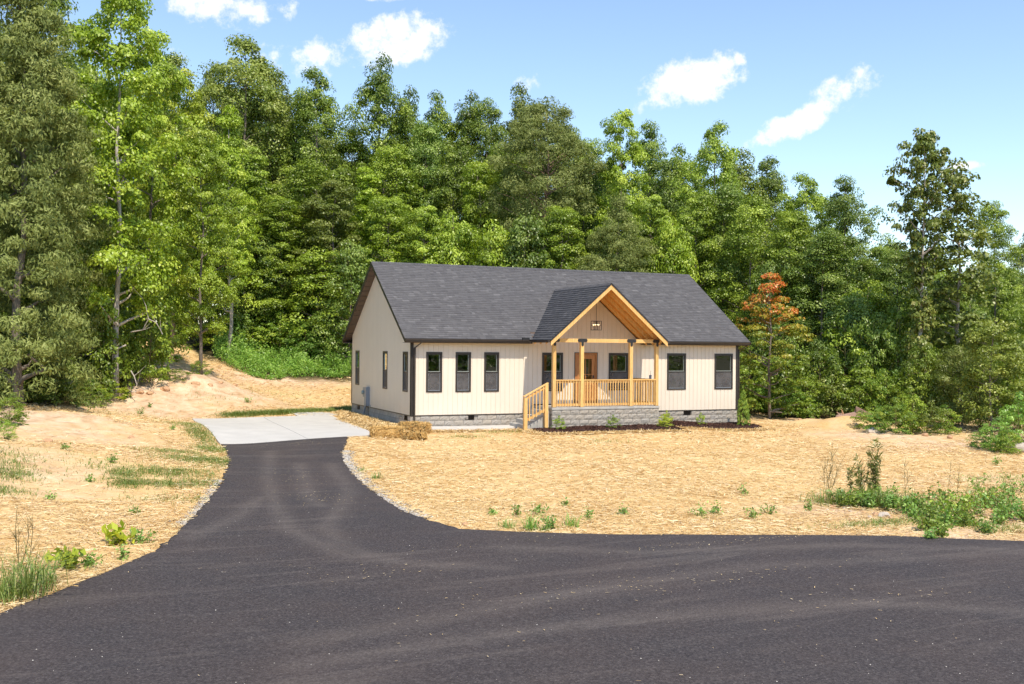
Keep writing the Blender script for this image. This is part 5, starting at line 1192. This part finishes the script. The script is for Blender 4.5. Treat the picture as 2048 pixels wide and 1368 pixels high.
for px, py, h in [(1035, 1035, 30), (1080, 1030, 22), (1175, 1040, 26), (1244, 1031, 16), (985, 1030, 12), (1130, 1013, 12), (1400, 1035, 26), (1435, 1030, 26), (1505, 1040, 20), (1535, 1030, 24), (1613, 1020, 16), (1490, 990, 22)]:
    weed(px, py, h, 4, 'weed', 'small green weed sprouting from the straw lawn', spread=.7, group='small weeds in the straw lawn')
for px, py, h, n in [(753, 958, 20, 50), (722, 944, 14, 30)]: tuft(px, py, h, n, 'weed', 'small grass tuft on the straw beside the driveway curve', .1, 'tufts by the driveway curve')
for px, py, h in [(225, 925, 18), (280, 828, 14), (495, 805, 12), (345, 860, 10), (300, 815, 10), (130, 900, 12), (180, 965, 12), (100, 1000, 14), (270, 1030, 14)]:
    weed(px, py, h, 4, 'weed', 'small weed on the bare dirt past the driveway', spread=.8, group='small weeds on the bare dirt')
# weed clump near the road edge of the lawn
weed(1655, 1000, 118, 7, 'dryweed', 'wispy dry fennel stalk leaning over the straw', 'dry_stalks', 'wisp', .45)
weed(1745, 1000, 126, 7, 'dryweed', 'tall dark weed with narrow drooping leaves in the roadside clump', 'tall_weed', 'tall', .16, lw=(.12, .24))
weed(1722, 1000, 96, 4, 'dryweed', 'second narrow-leaved tall weed against the tallest one', 'tall_weed', 'tall', .2, lw=(.1, .2), seed=5)
weed(1698, 1000, 72, 2, 'dryweed', 'short dark narrow-leaved weed beside the two tall ones', 'tall_weed', 'tall', .25, lw=(.1, .2))
weed(1813, 1000, 96, 2, 'dryweed', 'single bare stalk rising right of the tall weeds', 'dry_stalks', 'wisp', .1)
for px in (1898, 1918): weed(px, 1000, 84, 1, 'dryweed', 'bare brown stalk above the low leafy roadside clump', 'dry_stalks', 'wisp', .12, group='bare stalks')
for px, py, h, n in [(1650, 1008, 34, 130), (1690, 1010, 44, 170), (1730, 1012, 44, 180), (1770, 1014, 46, 180), (1800, 1016, 50, 150), (1830, 1018, 46, 110), (1960, 1010, 50, 110), (1985, 1000, 40, 80)]:
    tuft(px, py, h, n, 'grass', 'long grass tuft in the weedy clump between lawn and road', .3, 'grass tufts of the roadside clump')
for px, py, h, n in [(1868, 1042, 46, 14), (1900, 1050, 56, 16), (1880, 1022, 60, 12), (1925, 1048, 40, 12), (1850, 1062, 36, 12), (1880, 1074, 34, 12), (1830, 1040, 30, 10), (1950, 1030, 44, 8), (2000, 1020, 40, 8), (1720, 1012, 34, 14), (1760, 1008, 40, 14), (1680, 1008, 30, 12), (1700, 1016, 30, 12), (1740, 1018, 34, 14), (1785, 1020, 36, 14), (1812, 1026, 40, 14), (1845, 1030, 44, 16), (1915, 1030, 52, 16), (1940, 1056, 30, 12), (1975, 1020, 40, 12), (1890, 1060, 40, 14), (1862, 1052, 40, 14)]:
    weed(px, py, h, n, ['weed', 'lf_shrub', 'lf_cool'][int(px) % 3], 'leafy green weed in the roadside clump', spread=.9, group='leafy weeds of the roadside clump', lw=(.04, .11), kind='leafy')
for px, py, h, n in [(1968, 1068, 26, 9), (2005, 1035, 40, 12), (2030, 1025, 46, 12), (2046, 1045, 40, 10), (2015, 1000, 44, 9), (1995, 1050, 30, 10), (2020, 1040, 30, 6), (2040, 985, 50, 5), (1990, 930, 20, 4), (1960, 985, 40, 5), (1860, 1080, 20, 8)]:
    weed(px, py, h, n, 'weed', 'scattered leafy weed on the dirt past the roadside clump', spread=1.0, group='weeds past the roadside clump', lw=(.04, .10))

# shrubs in the bed
def shrub_at(x, y, H, R, key, leaf, label):
    e = plant_tree(key, x, y, H, R, leaf, 'shrub', label, 'shrub', None, 'stem', sink=-.06); return e
shrub_at(5.25, -2.33, .52, .24, 'bush2', 'lf_shrub', 'small young shrub in the mulch beside the stair post')
shrub_at(7.62, -2.33, .5, .25, 'bush2', 'lf_shrub', 'small young shrub in the mulch before the middle of the porch base')
shrub_at(9.98, -2.33, .5, .27, 'bush2', 'lf_lime', 'yellow green shrub in the mulch at the porch base corner')
shrub_at(10.35, -1.9, .62, .22, 'bush2', 'lf_lime', 'taller yellow green shrub just behind the one at the porch corner')
shrub_at(12.72, -.85, .52, .2, 'bush2', 'lf_yel', 'small upright shrub in the mulch below the block vent')
arch_tree('arbor', 40, 1.6, .38, .0, lambda t: (1-t**2.2)*.95+.05, 260, 17000, .045, crad=(.05, .10), flat=1.2, trunk=.02, inner=.8, nlimb=10, aspect=.5)
plant_tree('arbor', 14.80, -.95, 1.50, .25, 'lf_shrub', 'arborvitae', 'slim cone shaped arborvitae at the house corner', 'shrub', None, 'stem', sink=-.06)

# mulch bed: a low mound with shredded chips
def mulch_bed():
    lo, hi = MULCH.min(0), MULCH.max(0); st = .09; xs = np.arange(lo[0], hi[0]+st, st); ys = np.arange(lo[1], hi[1]+st, st); X, Y = np.meshgrid(xs, ys)
    ins = inpoly(X, Y, MULCH); dist = np.full(X.shape, 9.)
    for q in MULCH: dist = np.minimum(dist, np.hypot(X-q[0], Y-q[1]))
    Z = gz(X, Y)+np.where(ins, np.minimum(dist*.5, .10), -.06)+rng.normal(0, .008, X.shape)+.02*np.sin(X*2.2)
    keep = ins | (dist < .12); idx = np.arange(X.size).reshape(X.shape)
    F = np.stack([idx[:-1, :-1], idx[:-1, 1:], idx[1:, 1:], idx[1:, :-1]], -1).reshape(-1, 4); F = F[keep.ravel()[F].all(1)]
    bed = tag(obj('mulch_bed', np_mesh('mulch_bed', np.stack([X, Y, Z], -1).reshape(-1, 3), F, 'mulch_soil', smooth=True)), 'dark brown shredded mulch bed along the porch and house front', 'mulch bed', kind='structure')
    r = np.random.default_rng(5); n = 16000; q = r.uniform(lo, hi, (n*2, 2)); q = q[inpoly(q[:, 0], q[:, 1], MULCH)][:n]; n = len(q)
    dd = np.full(n, 9.)
    for p in MULCH: dd = np.minimum(dd, np.hypot(q[:, 0]-p[0], q[:, 1]-p[1]))
    P = np.column_stack([q, gz(q[:, 0], q[:, 1])+np.minimum(dd*.5, .10)+.02*np.sin(q[:, 0]*2.2)+r.uniform(0, .025, n)])
    V, F = leaf_quads(P, r.standard_normal((n, 3))*.5+np.array([0, 0, 1]), r.uniform(.04, .11, n), r.uniform(.012, .03, n), r)
    o = obj('mulch_chips', np_mesh('mulch_chips', V, F, 'mulch', tint=np.repeat(r.random(n), 4)), bed); o['kind'] = 'stuff'
mulch_bed()

# straw stalks over the lawn, thinning out with bare soil
def straw():
    r = np.random.default_rng(21); n = 520000
    dep = 12+48*r.random(n)**1.5; u = r.uniform(-1.15, 1.15, n)*.5
    q = CAM[None, :2]+dep[:, None]*(_f[:2]/np.linalg.norm(_f[:2]))+(dep*u)[:, None]*_r[:2]
    x, y = q[:, 0], q[:, 1]; ok = free(x, y, extra=[MULCH])
    bare = [ground_at(*p)[:2] for p in [(120, 860), (60, 940), (300, 800), (420, 770), (330, 740), (1640, 838), (1760, 870), (20, 830)]]
    for b in bare: ok &= (np.hypot(x-b[0], y-b[1]) > 3.2) | (r.random(n) < .10)
    mat_ = .5+.25*np.sin(x*2.6+2*np.sin(y*1.9))*np.sin(y*3.1+x*.8)+.25*np.sin(x*.9+y*.5+1.5*np.sin(y*.7))
    ok &= r.random(n) < .25+.75*mat_
    x, y = x[ok], y[ok]; n = len(x); dep = (np.column_stack([x, y])-CAM[:2])@_f[:2]
    cl = .5+.5*np.sin(x*1.7+2*np.sin(y*.9))*np.sin(y*1.3+x*.4)
    P = np.column_stack([x, y, gz(x, y)+.012+r.random(n)*(.02+.035*cl)]); an = r.uniform(0, pi, n)
    L_ = r.uniform(.07, .28, n); d = np.stack([np.cos(an), np.sin(an), r.normal(0, .13, n)], 1)*L_[:, None]/2; s = np.stack([-np.sin(an), np.cos(an), r.normal(0, .4, n)], 1)*(r.uniform(.002, .0038, n)*(.7+dep/26))[:, None]
    V = np.stack([P-d-s, P+d-s, P+d+s, P-d+s], 1).reshape(-1, 3)
    tag(obj('straw_cover', np_mesh('straw_cover', V, np.arange(n*4).reshape(n, 4), 'straw', tint=np.repeat(np.clip(r.normal(.5, .25, n), 0, 1), 4))), 'loose golden straw stalks strewn over the new lawn', 'straw', kind='stuff')
straw()
# heaped straw along the gable wall and bits blown on the asphalt
def heap(name, pts, n, hgt, label, seed):
    r = np.random.default_rng(seed); P = []
    for (x, y, rx, ry) in pts:
        a = r.standard_normal((n, 2))*.5; xx, yy = x+a[:, 0]*rx, y+a[:, 1]*ry; ok = ~inpoly(xx, yy, np.array(HOUSE)); xx, yy, a = xx[ok], yy[ok], a[ok]
        P.append(np.column_stack([xx, yy, gz(xx, yy)+.02+hgt*np.exp(-(a**2).sum(1)*1.4)*r.random(len(xx))]))
    P = np.vstack(P); n = len(P); an = r.uniform(0, pi, n); L_ = r.uniform(.08, .28, n)
    d = np.stack([np.cos(an), np.sin(an), r.normal(0, .3, n)], 1)*L_[:, None]/2; s = np.stack([-np.sin(an), np.cos(an), r.normal(0, .5, n)], 1)*.006
    V = np.stack([P-d-s, P+d-s, P+d+s, P-d+s], 1).reshape(-1, 3)
    return tag(obj(name, np_mesh(name, V, np.arange(n*4).reshape(n, 4), 'straw', tint=np.repeat(np.clip(r.normal(.42, .25, n), 0, 1), 4))), label, 'straw', kind='stuff')
heap('straw_heap', [(-.75, y, .55, .8) for y in np.arange(-1.4, 8, .7)]+[(-1.4, y, .4, .6) for y in np.arange(-1.2, 5, .8)], 1100, .16, 'loose straw heaped along the block base of the gable wall', 5)
heap('straw_fringe', [(x, -1.6, .5, .2) for x in np.arange(.4, 4.6, .6)]+[(4.15, -2.2, .3, .5), (4.4, -3.05, .5, .25)]+[(x, -3.2, .6, .2) for x in np.arange(5, 10.6, .6)]+[(x, -1.9, .6, .2) for x in np.arange(11, 15.6, .6)], 420, .05, 'straw fringe along the walk and mulch bed', 6)
def litter():
    r = np.random.default_rng(8); P = []; 
    for (px, py, rx, ry, n) in [(1180, 1190, 3.5, .9, 260), (1400, 1160, 3, .6, 200), (1750, 1200, 3, .8, 120), (760, 1150, 1.2, .5, 90), (640, 1000, .9, 1.2, 260), (600, 960, .8, 1.6, 200), (600, 890, 1.4, .6, 200), (1000, 1090, 2, .4, 90), (1500, 1085, 4, .25, 300), (400, 1150, 2, 1, 60), (900, 1300, 3, 1, 60), (1600, 1300, 3, 1, 60)]:
        c = ground_at(px, py); a = r.standard_normal((n, 2))*.5; P.append(np.column_stack([c[0]+a[:, 0]*rx, c[1]+a[:, 1]*ry]))
    P = np.vstack(P); n = len(P); P = np.column_stack([P, gz(P[:, 0], P[:, 1])+.05]); an = r.uniform(0, pi, n); keep = r.random(n) < .32; P = P[keep]; an = an[keep]; n = len(P); L_ = r.uniform(.015, .08, n)*r.random(n)**.5
    d = np.stack([np.cos(an), np.sin(an), r.normal(0, .05, n)], 1)*L_[:, None]/2; s = np.stack([-np.sin(an), np.cos(an), np.zeros(n)], 1)*r.uniform(.002, .006, n)[:, None]
    V = np.stack([P-d-s, P+d-s, P+d+s, P-d+s], 1).reshape(-1, 3)
    tag(obj('road_litter', np_mesh('road_litter', V, np.arange(n*4).reshape(n, 4), 'straw', tint=np.repeat(r.uniform(.3, .9, n), 4))), 'scraps of straw and chips lying on the asphalt', 'straw', kind='stuff')
litter()
def road_chips():
    r = np.random.default_rng(14); n = 600; dep = 9+14*r.random(n); u = r.uniform(-.58, .58, n)
    q = CAM[None, :2]+dep[:, None]*_f[:2]+(dep*u)[:, None]*_r[:2]; q = q[inpoly(q[:, 0], q[:, 1], ROADPOLY) | inpoly(q[:, 0], q[:, 1], DRIVEPOLY)]; n = len(q)
    z = gz(q[:, 0], q[:, 1])+.036; s_ = r.uniform(.003, .011, n)*r.random(n)**.6+.002
    base = np.array([[1, 0, 0], [-1, 0, 0], [0, 1, 0], [0, -1, 0], [0, 0, .8]]); tri = np.array([[0, 2, 4], [2, 1, 4], [1, 3, 4], [3, 0, 4]])
    V = (np.column_stack([q, z])[:, None, :]+base[None]*s_[:, None, None]).reshape(-1, 3); F = (np.arange(n)[:, None, None]*5+tri[None]).reshape(-1, 3)
    tag(obj('road_chips', np_mesh('road_chips', V, F, 'gravel', tint=np.repeat(r.random(n), 5))), 'tiny pale stone chips scattered on the asphalt', 'stone chips', kind='stuff')
road_chips()
# gravel shoulder
def gravel(name, curve, width, n, label, seed, side):
    r = np.random.default_rng(seed); i = r.integers(0, len(curve)-1, n); t = r.random(n)[:, None]; c = curve[i]*(1-t)+curve[i+1]*t; dv = curve[i+1]-curve[i]; nv = np.stack([-dv[:, 1], dv[:, 0]], 1); nv /= np.linalg.norm(nv, axis=1, keepdims=True)
    q = c+nv*side*np.abs(r.normal(0, width, n))[:, None]; z = gz(q[:, 0], q[:, 1])+.012; s = r.uniform(.012, .034, n)
    base = np.array([[1, 0, 0], [-1, 0, 0], [0, 1, 0], [0, -1, 0], [0, 0, .8], [0, 0, -.8]]); tri = np.array([[0, 2, 4], [2, 1, 4], [1, 3, 4], [3, 0, 4], [2, 0, 5], [1, 2, 5], [3, 1, 5], [0, 3, 5]])
    V = (np.column_stack([q, z])[:, None, :]+base[None]*s[:, None, None]*r.uniform(.6, 1.3, (n, 6, 1))).reshape(-1, 3); F = (np.arange(n)[:, None, None]*6+tri[None]).reshape(-1, 3)
    tag(obj(name, np_mesh(name, V, F, 'gravel', tint=np.repeat(r.random(n), 6))), label, 'gravel', kind='stuff')
gravel('gravel_shoulder', drv_R[12:52], .14, 5200, 'pale gravel showing along the lawn edge of the driveway', 3, 1)
gravel('gravel_shoulder', drv_L[30:50], .10, 1500, 'pale gravel showing along the dirt edge of the driveway', 4, -1)
gravel('gravel_shoulder', far_edge2[30:62], .12, 2600, 'pale gravel showing along the road below the weed clump', 5, 1)

# ------------------------------------------------------------------ hay bales, rocks, stump
def bale(x, y, rz, sx, sy, sz, label, name='hay_bale', rag=.02, ns=2600, seed=1, round_=.07):
    z = float(gz(x, y)); e = empty(name, (x, y, z-.02), label, 'hay bale' if name == 'hay_bale' else 'hay'); e.rotation_euler.z = rz; r = np.random.default_rng(seed)
    bm = bmesh.new(); bmesh.ops.create_cube(bm, size=1)
    for v in bm.verts: v.co.x *= sx; v.co.y *= sy; v.co.z = (v.co.z+.5)*sz
    bmesh.ops.bevel(bm, geom=bm.edges[:], offset=round_, segments=3, affect='EDGES', profile=.6)
    bmesh.ops.triangulate(bm, faces=bm.faces); bmesh.ops.subdivide_edges(bm, edges=bm.edges[:], cuts=3, use_grid_fill=True)
    for v in bm.verts: v.co += Vector(r.normal(0, rag, 3))
    me = bpy.data.meshes.new('hay_core'); bm.to_mesh(me); bm.free(); me.materials.append(MT['hay_core']); me.polygons.foreach_set('use_smooth', [True]*len(me.polygons)); obj('bale_core', me, e)
    f = r.integers(0, 5, ns); uvw = r.uniform(-.5, .5, (ns, 3)); uvw[f == 0, 0] = .5; uvw[f == 1, 0] = -.5; uvw[f == 2, 1] = .5; uvw[f == 3, 1] = -.5; uvw[f == 4, 2] = .5
    P = uvw*np.array([sx, sy, sz])*np.array([.97, .97, .95])+np.array([0, 0, sz/2]); nn = np.zeros((ns, 3)); nn[f == 0, 0] = 1; nn[f == 1, 0] = -1; nn[f == 2, 1] = 1; nn[f == 3, 1] = -1; nn[f == 4, 2] = 1
    d = r.standard_normal((ns, 3))+nn*.35; d /= np.linalg.norm(d, axis=1, keepdims=True); d *= r.uniform(.03, .11, ns)[:, None]; s = np.cross(d, nn+r.normal(0, .3, (ns, 3))); s /= np.linalg.norm(s, axis=1, keepdims=True)+1e-9; s *= .0045
    P = P+nn*r.uniform(0, .012, ns)[:, None]; V = np.stack([P-d-s, P+d-s, P+d+s, P-d+s], 1).reshape(-1, 3); V[:, 2] = np.maximum(V[:, 2], .01)
    o = obj('loose_stalks', np_mesh('loose_stalks', V, np.arange(ns*4).reshape(ns, 4), 'hay', tint=np.repeat(np.clip(r.normal(.5, .25, ns), 0, 1), 4)), e); o['kind'] = 'stuff'
    return e
b1 = ground_at(776, 876); bale(b1[0], b1[1]+.1, -.42, 1.12, .46, .38, 'tight hay bale lying at the corner of the concrete pad', seed=2)
b2 = ground_at(832, 868); bale(b2[0]+.05, b2[1]+.35, -.62, 1.1, .46, .37, 'broken open hay bale behind a loose hay clump', rag=.035, ns=4200, seed=3, round_=.12)
b3 = ground_at(832, 880); bale(b3[0], b3[1]+.05, -.3, .66, .4, .24, 'loose clump of hay slumped against the broken bale', 'hay_clump', .05, 3600, 4, .14)
def rock(px, py, s, mat, label, name='rock', group=None, seed=0, cat='rock', squash=.7):
    r = np.random.default_rng(seed+int(px)); p = ground_at(px, py); bm = bmesh.new(); bmesh.ops.create_icosphere(bm, subdivisions=2, radius=s)
    for v in bm.verts: v.co *= r.uniform(.75, 1.2); v.co.z *= squash
    me = bpy.data.meshes.new(name); bm.to_mesh(me); bm.free(); me.materials.append(MT[mat]); o = obj(name, me); o.location = (p[0], p[1], p[2]+s*squash*.3); o.rotation_euler.z = r.uniform(0, 6.28); return tag(o, label, cat, group)
for i, (px, py, s) in enumerate([(1665, 1015, .07), (1690, 1020, .06), (1752, 1032, .08), (1768, 1036, .13), (1725, 1026, .07), (1740, 1036, .06), (1783, 1040, .08), (1700, 1026, .05), (1712, 1034, .06), (1655, 1024, .05)]):
    rock(px, py, s, 'rock' if i % 2 else 'clay', 'pale clod of stony clay in front of the roadside weed clump', 'clay_clod', 'clods before the weed clump', cat='clod')
rock(1744, 866, .28, 'rock', 'whitish rock at the foot of the lawn edge brush'); rock(2040, 905, .4, 'rock', 'large pale rock beside the last bush at the lawn edge')
rock(930, 1052, .07, 'clay', 'small brown rock in the straw near the road tufts'); rock(96, 886, .14, 'clay', 'flat brown clod on the bare dirt slope', 'clay_clod', cat='clod'); rock(262, 878, .12, 'clay', 'dark clod on the bare dirt nearer the driveway grass', 'clay_clod', cat='clod')
for px, py, s in [(1950, 890, .15), (1600, 842, .14), (1625, 838, .18), (1650, 835, .2), (1668, 842, .16), (1900, 876, .12), (1850, 872, .14), (280, 786, .2), (300, 790, .16), (262, 792, .14), (330, 780, .22), (440, 768, .18), (470, 772, .14), (390, 772, .24), (420, 775, .2)]:
    rock(px, py, s, 'clay', 'lump of orange clay at the edge of the cleared ground', 'clay_clod', 'clay lumps at the cleared edge', cat='clod')
# upturned root plate of a pushed-over stump
def stump():
    p = ground_at(1712, 846); e = empty('stump', p-np.array([0, 0, .1]), 'pushed over stump with a flat pale sawn face beside the clay mound', 'stump'); r = np.random.default_rng(2); b = MB(); ring = 14
    a = np.array([-.5, .3, .1]); c = np.array([.35, -.15, .62]); b.tube([a*1.6+np.array([0, 0, .1]), a, c*.4, c], [.30, .42, .44, .46], ring); b.v = [tuple(np.array(v)+r.normal(0, .025, 3)) for v in b.v]
    b.build('log', 'bark_pink', e)
    for k in range(6):
        d = r.normal(0, 1, 3); d[2] = abs(d[2])*.5; d /= np.linalg.norm(d); b = MB().tube([a, a+d*.35+np.array([-.1, 0, 0]), a+d*.75+np.array([-.3, .1, -.05])], [.09, .05, .015], 6, False); b.build('root', 'clay', e)
stump()
# dead branches by the trees
def branch(px, py, pts_px, dep, rad, label, name='dead_branch', group=None):
    P = [atD(x, y, dep+dz) for x, y, dz in pts_px]; o = P[0].copy(); e = empty(name, o, label, 'branch', group); b = MB().tube([q-o for q in P], np.linspace(rad, rad*.3, len(P)), 6, False)
    b.build('limb', 'twig', e)
    r = np.random.default_rng(len(P)+int(px))
    for k in range(4):
        i = r.integers(1, len(P)); q = P[i]-o; d = r.normal(0, .25, 3); d[2] = abs(d[2]); MB().tube([q, q+d*.6, q+d*1.2+np.array([0, 0, .05])], [rad*.5, rad*.3, rad*.12], 5, False).build('twig', 'twig', e)
branch(230, 702, [(252, 690, 0), (228, 700, -.3), (205, 707, -.5), (180, 710, -.7), (163, 710, -.8)], 44.8, .035, 'bare crooked branch reaching out from the tall sweetgum trunk')
branch(290, 640, [(262, 664, 0), (285, 660, -.1), (297, 638, -.2), (292, 612, -.2), (285, 596, -.2)], 44.9, .03, 'curved dead branch arching up from the sweetgum trunk')
branch(310, 640, [(297, 638, -.2), (312, 645, -.3), (322, 662, -.3), (325, 669, -.4)], 44.9, .025, 'drooping dead branch tip beside the arching one')
branch(268, 760, [(262, 742, 0), (268, 752, -.2), (274, 770, -.3), (266, 784, -.4)], 44.6, .03, 'thin dead limb hanging to the ground beside the sweetgum')
